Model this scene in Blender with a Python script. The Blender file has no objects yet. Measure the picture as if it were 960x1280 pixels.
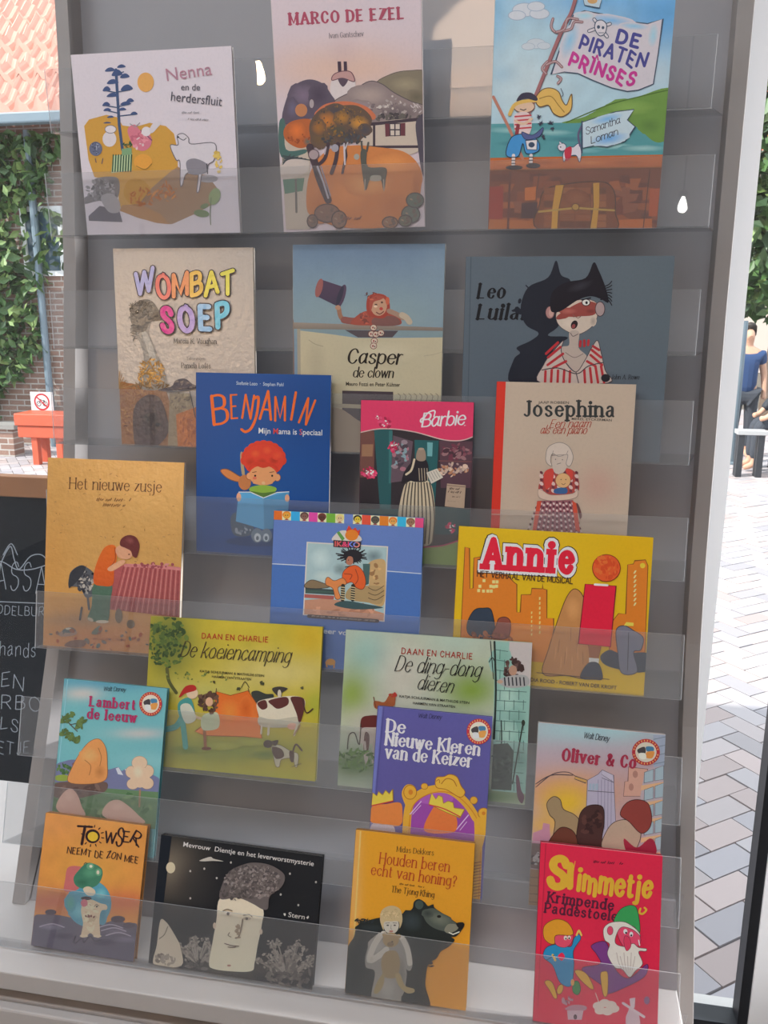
import bpy, bmesh, math, random
from mathutils import Vector, Matrix, noise
from mathutils.geometry import tessellate_polygon
R = math.radians
scene = bpy.context.scene
col = scene.collection

# ---------------------------------------------------------------- camera, light, exposure
CAM = Vector((0.52289563, -0.948079, 0.904802))
cam_data = bpy.data.cameras.new('camera')
cam_data.sensor_fit = 'VERTICAL'; cam_data.sensor_height = 36.0
cam_data.lens = 36.0 * 1069.449 / 1280.0
cam_data.clip_start = 0.02; cam_data.clip_end = 200
cam = bpy.data.objects.new('camera', cam_data); col.objects.link(cam)
_r = Vector((0.98254149, 0.18603445, 0.00184299)); _u = Vector((-0.0453846, 0.23006843, 0.97211561)); _f = Vector((-0.18042298, 0.95522757, -0.23449487))
cam.matrix_world = Matrix(((_r.x, _u.x, -_f.x, CAM.x), (_r.y, _u.y, -_f.y, CAM.y), (_r.z, _u.z, -_f.z, CAM.z), (0, 0, 0, 1)))
scene.camera = cam

world = bpy.data.worlds.new('sky'); scene.world = world; world.use_nodes = True
bg = world.node_tree.nodes['Background']; bg.inputs[0].default_value = (0.86, 0.93, 1.0, 1); bg.inputs[1].default_value = 2.4
sun_d = bpy.data.lights.new('sun', 'SUN'); sun_d.energy = 7.0; sun_d.angle = R(0.6); sun_d.color = (1, 0.95, 0.88)
sun = bpy.data.objects.new('sun', sun_d); col.objects.link(sun); sun.rotation_euler = (R(50), 0, R(-58))

def area(name, loc, rot, sx, sy, power, color):
    d = bpy.data.lights.new(name, 'AREA'); d.shape = 'RECTANGLE'; d.size = sx; d.size_y = sy; d.energy = power; d.color = color
    o = bpy.data.objects.new(name, d); col.objects.link(o); o.location = loc; o.rotation_euler = rot
    return o
area('ceiling_panel_light', (0.35, -1.15, 2.40), (0, 0, 0), 1.5, 0.6, 22, (0.87, 0.96, 1.06))
area('ceiling_panel_light', (-1.3, -1.2, 2.40), (0, 0, 0), 1.2, 0.6, 20, (0.87, 0.96, 1.06))
scene.view_settings.view_transform = 'Standard'; scene.view_settings.look = 'None'
scene.view_settings.gamma = 1.0; scene.view_settings.exposure = 0.0; scene.view_settings.use_curve_mapping = False
scene.cycles.transparent_max_bounces = 32; scene.cycles.max_bounces = 10

# ---------------------------------------------------------------- helpers
def tag(o, label=None, cat=None, group=None, kind=None):
    if label: o['label'] = label
    if cat: o['category'] = cat
    if group: o['group'] = group
    if kind: o['kind'] = kind
    return o
def empty(name, loc=(0, 0, 0), rot=(0, 0, 0)):
    o = bpy.data.objects.new(name, None); col.objects.link(o); o.location = loc; o.rotation_euler = rot; o.empty_display_size = 0.05
    return o
def lin(v): return v / 12.92 if v <= 0.04045 else ((v + 0.055) / 1.055) ** 2.4
def hx(s): return tuple(lin(int(s[i:i + 2], 16) / 255) for i in (0, 2, 4))
class MB:
    def __init__(s): s.v = []; s.f = []
    def add(s, vs, fs):
        n = len(s.v); s.v += [tuple(v) for v in vs]; s.f += [tuple(i + n for i in f) for f in fs]
    def box(s, a, b, M=None):
        x0, y0, z0 = a; x1, y1, z1 = b
        vs = [Vector(p) for p in ((x0, y0, z0), (x1, y0, z0), (x1, y1, z0), (x0, y1, z0), (x0, y0, z1), (x1, y0, z1), (x1, y1, z1), (x0, y1, z1))]
        if M: vs = [M @ v for v in vs]
        s.add(vs, [(0, 3, 2, 1), (4, 5, 6, 7), (0, 1, 5, 4), (1, 2, 6, 5), (2, 3, 7, 6), (3, 0, 4, 7)])
    def prism(s, pts, x0, x1):      # polygon in (y, z) extruded along x
        n = len(pts)
        vs = [(x0, y, z) for y, z in pts] + [(x1, y, z) for y, z in pts]
        s.add(vs, [tuple(range(n)), tuple(range(2 * n - 1, n - 1, -1))] + [(i, i + n, (i + 1) % n + n, (i + 1) % n) for i in range(n)])
    def tube(s, pts, r, n=10, r1=None):
        pts = [Vector(p) for p in pts]; k = len(pts); vs = []
        for i, p in enumerate(pts):
            d = (pts[min(i + 1, k - 1)] - pts[max(i - 1, 0)]).normalized()
            a = d.orthogonal().normalized(); b = d.cross(a)
            rr = r if r1 is None else r + (r1 - r) * i / (k - 1)
            vs += [p + a * rr * math.cos(2 * math.pi * j / n) + b * rr * math.sin(2 * math.pi * j / n) for j in range(n)]
        fs = [(i * n + j, i * n + (j + 1) % n, (i + 1) * n + (j + 1) % n, (i + 1) * n + j) for i in range(k - 1) for j in range(n)]
        s.add(vs, fs + [tuple(range(n))[::-1], tuple((k - 1) * n + j for j in range(n))])
    def lathe(s, prof, c=(0, 0, 0), n=24):
        vs = [(c[0] + r * math.cos(2 * math.pi * j / n), c[1] + r * math.sin(2 * math.pi * j / n), c[2] + z) for r, z in prof for j in range(n)]
        s.add(vs, [(i * n + j, i * n + (j + 1) % n, (i + 1) * n + (j + 1) % n, (i + 1) * n + j) for i in range(len(prof) - 1) for j in range(n)])
    def build(s, name, m, parent=None, smooth=False, bevel=0):
        me = bpy.data.meshes.new(name); me.from_pydata(s.v, [], s.f); me.update()
        bm = bmesh.new(); bm.from_mesh(me); bmesh.ops.recalc_face_normals(bm, faces=bm.faces); bm.to_mesh(me); bm.free()
        if smooth:
            for p in me.polygons: p.use_smooth = True
            me.set_sharp_from_angle(angle=R(35))
        me.materials.append(m)
        o = bpy.data.objects.new(name, me); col.objects.link(o)
        if parent: o.parent = parent
        if bevel:
            b = o.modifiers.new('bevel', 'BEVEL'); b.width = bevel; b.segments = 2; b.limit_method = 'ANGLE'
        return o

# ---------------------------------------------------------------- materials
def mat(name, c, rough=0.5, var=0.06, scale=40.0, spec=0.5, bump=0.0, coat=0.0, metal=0.0, emit=None, c2=None):
    m = bpy.data.materials.new(name); m.use_nodes = True; nt = m.node_tree; p = nt.nodes['Principled BSDF']
    c = hx(c) if isinstance(c, str) else c
    c2 = (hx(c2) if isinstance(c2, str) else c2) if c2 else tuple(x * (1 - 2 * var) for x in c)
    p.inputs['Roughness'].default_value = rough; p.inputs['Specular IOR Level'].default_value = spec
    p.inputs['Metallic'].default_value = metal; p.inputs['Coat Weight'].default_value = coat; p.inputs['Coat Roughness'].default_value = 0.04
    tc = nt.nodes.new('ShaderNodeTexCoord'); nz = nt.nodes.new('ShaderNodeTexNoise'); nz.inputs['Scale'].default_value = scale; nz.inputs['Detail'].default_value = 4
    nt.links.new(tc.outputs['Object'], nz.inputs['Vector'])
    mx = nt.nodes.new('ShaderNodeMix'); mx.data_type = 'RGBA'; mx.inputs[6].default_value = (*c, 1); mx.inputs[7].default_value = (*c2, 1)
    nt.links.new(nz.outputs['Fac'], mx.inputs[0]); nt.links.new(mx.outputs[2], p.inputs['Base Color'])
    if bump:
        b = nt.nodes.new('ShaderNodeBump'); b.inputs['Strength'].default_value = bump; b.inputs['Distance'].default_value = 0.004
        nt.links.new(nz.outputs['Fac'], b.inputs['Height']); nt.links.new(b.outputs[0], p.inputs['Normal'])
    if emit: p.inputs['Emission Color'].default_value = (*emit[0], 1); p.inputs['Emission Strength'].default_value = emit[1]
    return m
def clear(name, tint, haze, f0, rough=0.0):
    m = bpy.data.materials.new(name); m.use_nodes = True; nt = m.node_tree; nt.nodes.clear(); N = nt.nodes.new; L = nt.links.new
    out = N('ShaderNodeOutputMaterial'); tr = N('ShaderNodeBsdfTransparent'); tr.inputs[0].default_value = (*tint, 1)
    df = N('ShaderNodeBsdfDiffuse'); df.inputs[0].default_value = (0.8, 0.8, 0.82, 1)
    tl = N('ShaderNodeBsdfTranslucent'); tl.inputs[0].default_value = (0.85, 0.87, 0.9, 1); m0 = N('ShaderNodeMixShader'); m0.inputs[0].default_value = 0.5; L(df.outputs[0], m0.inputs[1]); L(tl.outputs[0], m0.inputs[2])
    gl = N('ShaderNodeBsdfGlossy'); gl.inputs['Roughness'].default_value = rough
    m1 = N('ShaderNodeMixShader'); m1.inputs[0].default_value = haze; L(tr.outputs[0], m1.inputs[1]); L(m0.outputs[0], m1.inputs[2])
    lw = N('ShaderNodeLayerWeight'); lw.inputs[0].default_value = 0.5
    pw = N('ShaderNodeMath'); pw.operation = 'POWER'; pw.inputs[1].default_value = 5; L(lw.outputs['Facing'], pw.inputs[0])
    ma = N('ShaderNodeMath'); ma.operation = 'MULTIPLY_ADD'; ma.inputs[1].default_value = 1 - f0; ma.inputs[2].default_value = f0; L(pw.outputs[0], ma.inputs[0])
    m2 = N('ShaderNodeMixShader'); L(ma.outputs[0], m2.inputs[0]); L(m1.outputs[0], m2.inputs[1]); L(gl.outputs[0], m2.inputs[2]); L(m2.outputs[0], out.inputs[0])
    return m
def print_mat(name, rough, spec, bump=0.0):
    m = mat(name, (1, 1, 1), rough, 0, 900, spec); nt = m.node_tree; p = nt.nodes['Principled BSDF']
    at = nt.nodes.new('ShaderNodeAttribute'); at.attribute_name = 'ink'
    nz = next(n for n in nt.nodes if n.type == 'TEX_NOISE'); mx = next(n for n in nt.nodes if n.type == 'MIX')
    nz.inputs['Scale'].default_value = 260; nz.inputs['Detail'].default_value = 6
    mx.blend_type = 'MULTIPLY'; mx.inputs[0].default_value = 0.10
    nt.links.remove(mx.inputs[0].links[0]); nt.links.new(at.outputs['Color'], mx.inputs[6])
    sc = nt.nodes.new('ShaderNodeMath'); sc.operation = 'MULTIPLY_ADD'; sc.inputs[1].default_value = 1.6; sc.inputs[2].default_value = 0.15; sc.use_clamp = True
    nt.links.new(nz.outputs['Fac'], sc.inputs[0]); nt.links.new(sc.outputs[0], mx.inputs[7])
    if bump:
        n2 = nt.nodes.new('ShaderNodeTexNoise'); n2.inputs['Scale'].default_value = 110; n2.inputs['Detail'].default_value = 3
        tc = next(n for n in nt.nodes if n.type == 'TEX_COORD'); nt.links.new(tc.outputs['Object'], n2.inputs['Vector'])
        b = nt.nodes.new('ShaderNodeBump'); b.inputs['Strength'].default_value = bump; b.inputs['Distance'].default_value = 0.003
        nt.links.new(n2.outputs['Fac'], b.inputs['Height']); nt.links.new(b.outputs[0], p.inputs['Normal'])
    return m
M_print = print_mat('printed_cover', 0.42, 0.35)
M_gloss = print_mat('embossed_gloss_cover', 0.24, 0.6, 0.5)
M_chalk = print_mat('chalkboard_face', 0.8, 0.2)
M_pages = mat('page_edges', 'd8cdbd', 0.8, 0.1, 300)
M_edge = clear('acrylic_cut_edge', (0.95, 0.96, 0.97), 0.85, 0.06, 0.1)
M_shelf = clear('clear_acrylic_floor', (0.98, 0.983, 0.985), 0.035, 0.04, 0.01)
M_acrylic = clear('clear_acrylic', (0.95, 0.955, 0.96), 0.07, 0.05, 0.01)
M_glass = clear('window_glass', (0.97, 0.98, 0.98), 0.006, 0.04)
M_white = mat('white_paint', 'e9e9ea', 0.4, 0.02, 8)
M_stand = mat('taupe_laminate', 'a39d9a', 0.45, 0.04, 14)
M_back = mat('grey_back_sheet', 'a2a1a5', 0.42, 0.05, 6, coat=1.0)
M_board = mat('off_white_board', 'cbc4c0', 0.5, 0.04, 20)
M_wall = mat('interior_plaster', 'd8d4d0', 0.85, 0.04, 6)
M_dark = mat('dark_gasket', '23262c', 0.5)

# ---------------------------------------------------------------- drawing on printed faces
def solve(A, b):
    n = len(b); A = [r[:] + [b[i]] for i, r in enumerate(A)]
    for i in range(n):
        p = max(range(i, n), key=lambda k: abs(A[k][i])); A[i], A[p] = A[p], A[i]
        for k in range(n):
            if k != i:
                f = A[k][i] / A[i][i]
                if f: A[k] = [a - f * c for a, c in zip(A[k], A[i])]
    return [A[i][n] / A[i][i] for i in range(n)]
def homog(src, dst):
    A = []; b = []
    for (x, y), (u, v) in zip(src, dst):
        A.append([x, y, 1, 0, 0, 0, -u * x, -u * y]); b.append(u)
        A.append([0, 0, 0, x, y, 1, -v * x, -v * y]); b.append(v)
    return solve(A, b) + [1.0]
def happ(H, x, y):
    w = H[6] * x + H[7] * y + H[8]
    return (H[0] * x + H[1] * y + H[2]) / w, (H[3] * x + H[4] * y + H[5]) / w
def smooth_pts(p, closed, k=6):
    n = len(p); out = []
    for i in range(n if closed else n - 1):
        g = lambda j: p[j % n] if closed else p[max(0, min(n - 1, j))]
        a, b, c, d = g(i - 1), g(i), g(i + 1), g(i + 2)
        for s in range(k):
            t = s / k; t2 = t * t; t3 = t2 * t
            out.append(tuple(0.5 * (2 * b[q] + (c[q] - a[q]) * t + (2 * a[q] - 5 * b[q] + 4 * c[q] - d[q]) * t2 + (3 * b[q] - a[q] - 3 * c[q] + d[q]) * t3) for q in (0, 1)))
    if not closed: out.append(p[-1])
    return out
GL = {}
for ln in '''A 60 <0,0 30,70/<60,0 30,70/!12,24 48,24
B 46 0,0 0,70/~0,70 24,70 40,62 40,44 24,37 0,37/~0,37 28,37 46,28 46,9 28,0 0,0
C 50 ~50,54 40,67 26,71 8,60 1,35 8,10 26,-1 40,3 50,16
D 52 0,0 0,70/~0,70 22,70 44,60 52,35 44,10 22,0 0,0
E 42 0,0 0,70/!0,70 41,70/!0,36 32,36/!0,0 42,0
F 40 0,0 0,70/!0,70 40,70/!0,36 30,36
G 54 ~50,56 40,67 26,71 8,60 1,35 8,10 26,-1 42,3 52,14/!52,12 52,32 34,32
H 54 0,0 0,70/54,0 54,70/!0,36 54,36
I 4 2,0 2,70
J 32 {30,70 30,20 26,4 14,-1 2,6
K 52 0,0 0,70/<50,70 0,28/<52,0 18,42
L 42 0,0 0,70/!0,0 42,0
M 66 0,0 0,70/!0,70 33,8 66,70/66,0 66,70
N 56 0,0 0,70/!0,70 56,0/56,0 56,70
O 58 ~29,71 8,60 0,35 8,10 29,-1 50,10 58,35 50,60 29,71
P 44 0,0 0,70/~0,70 26,70 44,62 44,42 26,32 0,32
R 50 0,0 0,70/~0,70 26,70 44,62 44,44 26,34 0,34/<50,0 22,34
S 44 ~42,56 34,68 20,71 6,64 4,50 14,40 30,33 42,22 40,7 24,-1 8,3 0,15
T 54 <27,0 27,70/!0,70 54,70
U 54 {0,70 0,20 10,3 27,-1 44,3 54,20 54,70
V 58 <0,70 29,0/<58,70 29,0
W 84 <0,70 21,0/!21,0 42,66/!42,66 63,0/<84,70 63,0
Y 56 <0,70 28,34/<56,70 28,34/<28,0 28,34
Z 48 !2,70 48,70 0,0 48,0
a 42 ~4,40 14,48 28,47 34,38 34,8 41,0/~34,28 18,27 2,20 2,6 14,-1 26,4 34,14
b 42 0,0 0,74/~0,32 10,45 24,48 38,40 42,24 38,8 24,-1 10,4 0,14
c 38 ~38,38 30,47 20,48 6,40 0,24 6,8 20,-1 30,2 38,11
d 42 42,0 42,74/~42,32 32,45 18,48 4,40 0,24 4,8 18,-1 32,4 42,14
e 40 ~1,26 40,27 36,42 22,48 6,41 0,24 6,7 22,-1 32,2 39,11
f 26 }26,68 18,74 10,70 8,56 8,0/!0,48 22,48
g 42 ~42,32 32,45 18,48 4,40 0,25 4,10 18,2 32,6 42,16/~42,48 42,-6 36,-18 20,-23 4,-17
h 42 0,0 0,74/}0,32 10,44 24,48 38,42 41,28 41,0
i 4 2,0 2,48/.2,66
j 10 ~6,48 6,-8 0,-20 -10,-22/.6,66
k 40 0,0 0,74/<38,48 0,18/<40,0 14,29
l 4 2,0 2,74
m 66 0,0 0,48/}0,32 8,44 20,48 31,42 33,30 33,0/}33,32 42,44 54,48 64,42 66,28 66,0
n 42 0,0 0,48/}0,32 10,44 24,48 38,42 41,28 41,0
o 44 ~22,49 6,41 0,24 6,7 22,-1 38,7 44,24 38,41 22,49
p 42 0,-22 0,48/~0,32 10,45 24,48 38,40 42,24 38,8 24,-1 10,4 0,14
r 26 0,0 0,48/~0,30 8,43 17,48 26,46
s 34 ~32,38 24,47 14,48 3,42 4,31 18,25 31,18 32,6 18,-1 8,1 0,9
t 26 ~9,64 9,12 14,0 26,3/!0,48 24,48
u 42 {0,48 0,14 6,2 18,-1 32,5 41,18/41,0 41,48
v 42 <0,48 21,0/<42,48 21,0
w 62 <0,48 16,0/!16,0 31,44/!31,44 46,0/<62,48 46,0
y 42 <0,48 20,2/~42,48 24,6 14,-16 2,-22
z 36 !2,48 36,48 0,0 36,0
ü 42 {0,48 0,14 6,2 18,-1 32,5 41,18/41,0 41,48/.10,66/.30,66
? 34 ~2,56 10,69 24,69 34,58 30,44 18,34 17,20/.17,3
- 28 !0,26 28,26
& 56 ~54,34 44,12 24,-1 6,4 2,18 14,34 28,48 30,62 20,70 10,64 10,52 24,30 54,0
. 4 .2,3
@ 44 ~38,38 28,48 14,46 2,32 2,14 12,0 24,4 36,20/~40,48 37,20 40,4 48,2'''.split('\n'):
    ch, wd, st = ln.split(' ', 2)
    GL[ch] = (float(wd), [(s[0] if s[0] in '<!~{}.' else '', [tuple(map(float, q.split(','))) for q in s.lstrip('<!~{}.').split(' ')]) for s in st.split('/')])
_fonts = {}
def bfont(txt, bold):
    key = (txt, bold)
    if key not in _fonts:
        c = bpy.data.curves.new('lettering', 'FONT'); c.body = txt; c.offset = bold; c.resolution_u = 3; c.fill_mode = 'FRONT'
        o = bpy.data.objects.new('lettering', c); col.objects.link(o)
        me = o.evaluated_get(bpy.context.evaluated_depsgraph_get()).to_mesh()
        _fonts[key] = ([(v.co.x, v.co.y) for v in me.vertices], [tuple(p.vertices) for p in me.polygons])
        bpy.data.objects.remove(o); bpy.data.curves.remove(c)
    return _fonts[key]

PRINT_LIGHT = 0.60
class Canvas:
    """Collects the printed art of one flat face as thin layers of ink; authored on a reference drawing whose four corners are given."""
    def __init__(s, w, h, quad, crop, white):
        s.w, s.h = w, h; s.cx, s.cy, s.cs = crop
        q = [((x - s.cx) / s.cs, (y - s.cy) / s.cs) for x, y in quad]
        s.H = homog(q, [(0, h), (w, h), (w, 0), (0, 0)]); s.I = homog([(0, h), (w, h), (w, 0), (0, 0)], q)
        wl = hx(white); wm = sum(wl) / 3; s.wr = [PRINT_LIGHT / wm] * 3; s.v = []; s.f = []; s.c = []; s.k = 0.0
    def ink(s, c):
        c = hx(c) if isinstance(c, str) else c
        return tuple(min(0.9, max(0.004, a * b)) for a, b in zip(c, s.wr))
    def emit(s, pts, cols):         # convex polygon in drawing space, clipped to the face
        P = [(*happ(s.H, x, y), c) for (x, y), c in zip(pts, cols)]
        for ax, lim, sg in ((0, 0.0, 1), (0, s.w, -1), (1, 0.0, 1), (1, s.h, -1)):
            Q = []
            for i in range(len(P)):
                a, b = P[i - 1], P[i]; da = sg * (a[ax] - lim); db = sg * (b[ax] - lim)
                if (da < 0) != (db < 0):
                    t = da / (da - db); Q.append((a[0] + (b[0] - a[0]) * t, a[1] + (b[1] - a[1]) * t, tuple(m + (n - m) * t for m, n in zip(a[2], b[2]))))
                if db >= 0: Q.append(b)
            P = Q
            if len(P) < 3: return
        ar = sum(P[i - 1][0] * P[i][1] - P[i][0] * P[i - 1][1] for i in range(len(P)))
        if ar < 0: P.reverse()
        n = len(s.v)
        for x, y, c in P: s.v.append((x - s.w / 2, -0.0004 - s.k, y)); s.c.append(c)
        s.f.append(tuple(range(n, n + len(P))))
    def up(s): s.k += 2.5e-6
    def bg(s, base, blobs=(), wob=0.0, cell=0.0028, fr=14):
        nx, ny = int(s.w / cell) + 1, int(s.h / cell) + 1; base = s.ink(base); B = [(b[:4], s.ink(b[4]), b[5]) for b in blobs]; n = len(s.v)
        for j in range(ny + 1):
            for i in range(nx + 1):
                u, v = s.w * i / nx, s.h * j / ny; x, y = happ(s.I, u, v); c = base
                d = noise.noise((u * fr, v * fr, s.w * 50)) * 0.35
                for (bx, by, rx, ry), bc, st in B:
                    t = ((x - bx) / rx) ** 2 + ((y - by) / ry) ** 2
                    if t < 5:
                        t = st * math.exp(-t * (1 + d)); c = tuple(p + (q - p) * t for p, q in zip(c, bc))
                if wob: z = 1 + wob * noise.noise((u * 60, v * 60, s.h * 70)); c = tuple(p * z for p in c)
                s.v.append((u - s.w / 2, -0.0002, v)); s.c.append(c)
        for j in range(ny):
            for i in range(nx):
                a = n + j * (nx + 1) + i; s.f.append((a, a + 1, a + nx + 2, a + nx + 1))
    def fill(s, pts, c):
        c2 = None
        if isinstance(c, tuple) and isinstance(c[0], str): c, c2 = s.ink(c[0]), s.ink(c[1])
        else: c = s.ink(c)
        ys = [p[1] for p in pts]; y0, y1 = min(ys), max(ys) + 1e-6
        cl = [c if c2 is None else tuple(a + (b - a) * (p[1] - y0) / (y1 - y0) for a, b in zip(c, c2)) for p in pts]
        if len(pts) > 4 or len(pts) == 4:
            for t in tessellate_polygon([[Vector((x, y, 0)) for x, y in pts]]): s.emit([pts[i] for i in t], [cl[i] for i in t])
        else: s.emit(pts, cl)
        s.up()
    def rib(s, pts, c, wf, closed=False, cap=True):
        """A ribbon along pts; wf(direction angle) gives its half width."""
        n = len(pts); c = s.ink(c)
        if n < 2: return
        L = []; Rr = []
        for i in range(n):
            a = pts[(i - 1) % n] if (i or closed) else pts[0]; b = pts[(i + 1) % n] if (i < n - 1 or closed) else pts[-1]
            dx, dy = b[0] - a[0], b[1] - a[1]; l = math.hypot(dx, dy) or 1e-9; dx, dy = dx / l, dy / l
            hw = wf(dx, dy)
            if 0 < i < n - 1 or closed:
                e = (pts[i][0] - a[0], pts[i][1] - a[1]); le = math.hypot(*e) or 1e-9; hw = hw / max(0.6, abs(e[0] * dx + e[1] * dy) / le)
            L.append((pts[i][0] - dy * hw, pts[i][1] + dx * hw)); Rr.append((pts[i][0] + dy * hw, pts[i][1] - dx * hw))
        for i in range(n if closed else n - 1):
            j = (i + 1) % n; s.emit([L[i], L[j], Rr[j], Rr[i]], [c] * 4)
        s.up()
        if cap and not closed:
            for i, o in ((0, 1), (n - 1, n - 2)):
                hw = wf(*(lambda d: (d[0] / (math.hypot(*d) or 1), d[1] / (math.hypot(*d) or 1)))((pts[i][0] - pts[o][0], pts[i][1] - pts[o][1])))
                s.emit([(pts[i][0] + hw * math.cos(t * 0.7854), pts[i][1] + hw * math.sin(t * 0.7854)) for t in range(8)], [c] * 8)
                s.up()
    # ---- the small drawing vocabulary
    def _p(s, a): return [(a[i], a[i + 1]) for i in range(0, len(a), 2)]
    def _ol(s, p, line, lw):
        if line: s.rib(p, line, lambda *_: lw / 2, closed=True)
    def P(s, c, *a, line=None, lw=3):
        p = s._p(a); s.fill(p, c); s._ol(p, line, lw)
    def S(s, c, *a, line=None, lw=3):
        p = smooth_pts(s._p(a), True, 5); s.fill(p, c); s._ol(p, line, lw)
    def G(s, c1, c2, x, y, rx, ry, rot=0, n=18):     # an ellipse of wash, c1 in the middle running out to c2
        k, q = math.cos(R(rot)), math.sin(R(rot)); c1, c2 = s.ink(c1), s.ink(c2); cm = tuple(a * .6 + b * .4 for a, b in zip(c1, c2)); g = random.Random(int(x * 7 + y)); P = []
        for f in (.5, 1.0): P.append([(x + f * j * (rx * math.cos(t) * k - ry * math.sin(t) * q), y + f * j * (rx * math.cos(t) * q + ry * math.sin(t) * k)) for t, j in ((2 * math.pi * i / n, g.uniform(.9, 1.08)) for i in range(n))])
        for i in range(n):
            j = (i + 1) % n; s.emit([(x, y), P[0][i], P[0][j]], [c1, cm, cm]); s.emit([P[0][i], P[1][i], P[1][j], P[0][j]], [cm, c2, c2, cm])
        s.up()
    def L(s, c, w, *a): s.rib(s._p(a), c, lambda *_: w / 2)
    def C(s, c, w, *a): s.rib(smooth_pts(s._p(a), False, 6), c, lambda *_: w / 2)
    def E(s, c, x, y, rx, ry, rot=0, line=None, lw=3, n=20):
        k, q = math.cos(R(rot)), math.sin(R(rot)); p = []
        for i in range(n):
            a, b = rx * math.cos(2 * math.pi * i / n), ry * math.sin(2 * math.pi * i / n); p.append((x + a * k - b * q, y + a * q + b * k))
        s.fill(p, c); s._ol(p, line, lw)
    def D(s, cs, x, y, rx, ry, n, size, seed=1, asp=0.6):
        g = random.Random(seed)
        for _ in range(n):
            a, r = g.uniform(0, 6.283), math.sqrt(g.random()); k = size * g.uniform(0.5, 1.3)
            s.E(g.choice(cs), x + rx * r * math.cos(a), y + ry * r * math.sin(a), k, k * asp * g.uniform(0.6, 1.3), g.uniform(0, 180), n=7)
    def X(s, c, x0, y0, x1, y1, h, seed=3):     # a line of print too small to read
        g = random.Random(seed); l = math.hypot(x1 - x0, y1 - y0); t = 0
        while t < l - h * 0.6:
            k = h * g.uniform(0.3, 0.7)
            if g.random() < 0.82:
                f = lambda q, o: (x0 + (x1 - x0) * q / l, y0 + (y1 - y0) * q / l - o)
                s.L(c, h * 0.28, *f(t, h * g.uniform(0.05, .3)), *f(t + k * 0.7, h * g.uniform(0.5, .9)))
            t += k
    def B(s, txt, c, x0, y0, x1, y1, h, bold=0.0, sl=0.0, cols=None):      # plain sans lettering
        V, F = bfont(txt, bold); xs = [v[0] for v in V]; a, b = min(xs), max(xs)
        l = math.hypot(x1 - x0, y1 - y0); ux, uy = (x1 - x0) / l, (y1 - y0) / l; kx, ky = l / (b - a), h / 0.69; cc = s.ink(c)
        f = lambda v: (x0 + ux * ((v[0] - a) * kx + v[1] * ky * sl) + uy * v[1] * ky, y0 + uy * ((v[0] - a) * kx + v[1] * ky * sl) - ux * v[1] * ky)
        for p in F:
            q = [f(V[i]) for i in p]; c1 = cc
            if cols:
                t = (V[p[0]][0] - a) / (b - a)
                for lo, hi, k in cols:
                    if lo <= t <= hi: c1 = s.ink(k)
            s.emit(q, [c1] * len(q))
        s.up()
    def T(s, txt, c, x0, y0, x1, y1, h, w=9, con=0.0, serif=0, sl=0.0, gap=16, out=None, cols=None, jig=0.0, cap=True, st=None, scr=False):
        """Drawn lettering: w stroke width (cap height 70), con thick/thin contrast, serif half length, sl slant, out=(colour, extra width)."""
        lay = []; x = 0.0; gap += max(0, w - 9) * 0.9 + serif * 0.9
        for ch in txt:
            if ch == ' ': x += 26 + gap * 0.5; continue
            wd, g = GL.get(ch, GL['o']); lay.append((x, g)); x += wd + gap
        W = x - gap; l = math.hypot(x1 - x0, y1 - y0); ux, uy = (x1 - x0) / l, (y1 - y0) / l; kx, ky = l / W, h / 70.0; rg = random.Random(len(txt))
        kw = 0.6 * kx + 0.4 * ky; jit = [(rg.uniform(-1, 1) * jig, rg.uniform(-1, 1) * jig * 0.012) for _ in lay]
        def put(p, off, jt):
            X, Y = p[0] + off + p[1] * sl, p[1] + jt[0] + jt[1] * p[0] * 10
            return (x0 + ux * X * kx + uy * Y * ky, y0 + uy * X * kx - ux * Y * ky)
        for ps in ((0, 1) if out else (1,)):
            for i, (off, g) in enumerate(lay):
                cl = out[0] if ps == 0 else (cols[i % len(cols)] if cols else c); ex = out[1] * ky if ps == 0 else 0
                ww = w * kw / 2 + ex / 2
                def wf(dx, dy):
                    v = abs(dx * ux + dy * uy); return ww if not con else ex / 2 + (w * kw / 2) * (1 - con * v)
                if scr and i + 1 < len(lay) and txt.replace(' ', '')[i].islower() | (txt.replace(' ', '')[i] == '@') and lay[i + 1][0] - off < 75:
                    n0 = lay[i + 1][0] - off - gap; s.rib(smooth_pts([put(p, off, jit[i]) for p in ((n0 - 8, 3), (n0, 1), (n0 + gap * .6, 12), (n0 + gap + 2, 28))], False, 4), cl, lambda *_: ww * .35, cap=False)
                for fl, pts in g:
                    if fl == '.':
                        q = put(pts[0], off, jit[i]); s.E(cl, q[0], q[1], ww * 1.25, ww * 1.25, n=10); continue
                    q = [put(p, off, jit[i]) for p in pts]
                    if fl in ('~', '{', '}') and len(q) > 2: q = smooth_pts(q, q[0] == q[-1], 5); q = q + [q[0]] if pts[0] == pts[-1] else q
                    s.rib(q, cl, wf, cap=cap)
                    if serif and fl in ('', '<', '{', '}'):
                        ends = {'': (0, -1), '<': (0,), '{': (0,), '}': (-1,)}[fl]
                        for e in ends:
                            a = put((pts[e][0] - serif - w * .42 * kw / kx, pts[e][1]), off, jit[i]); b = put((pts[e][0] + serif + w * .42 * kw / kx, pts[e][1]), off, jit[i])
                            t = max(w * (1 - con), 3.0) * kw / 2 * (st or 1) + ex / 2; s.rib([a, b], cl, lambda *_: t, cap=False)
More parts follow.
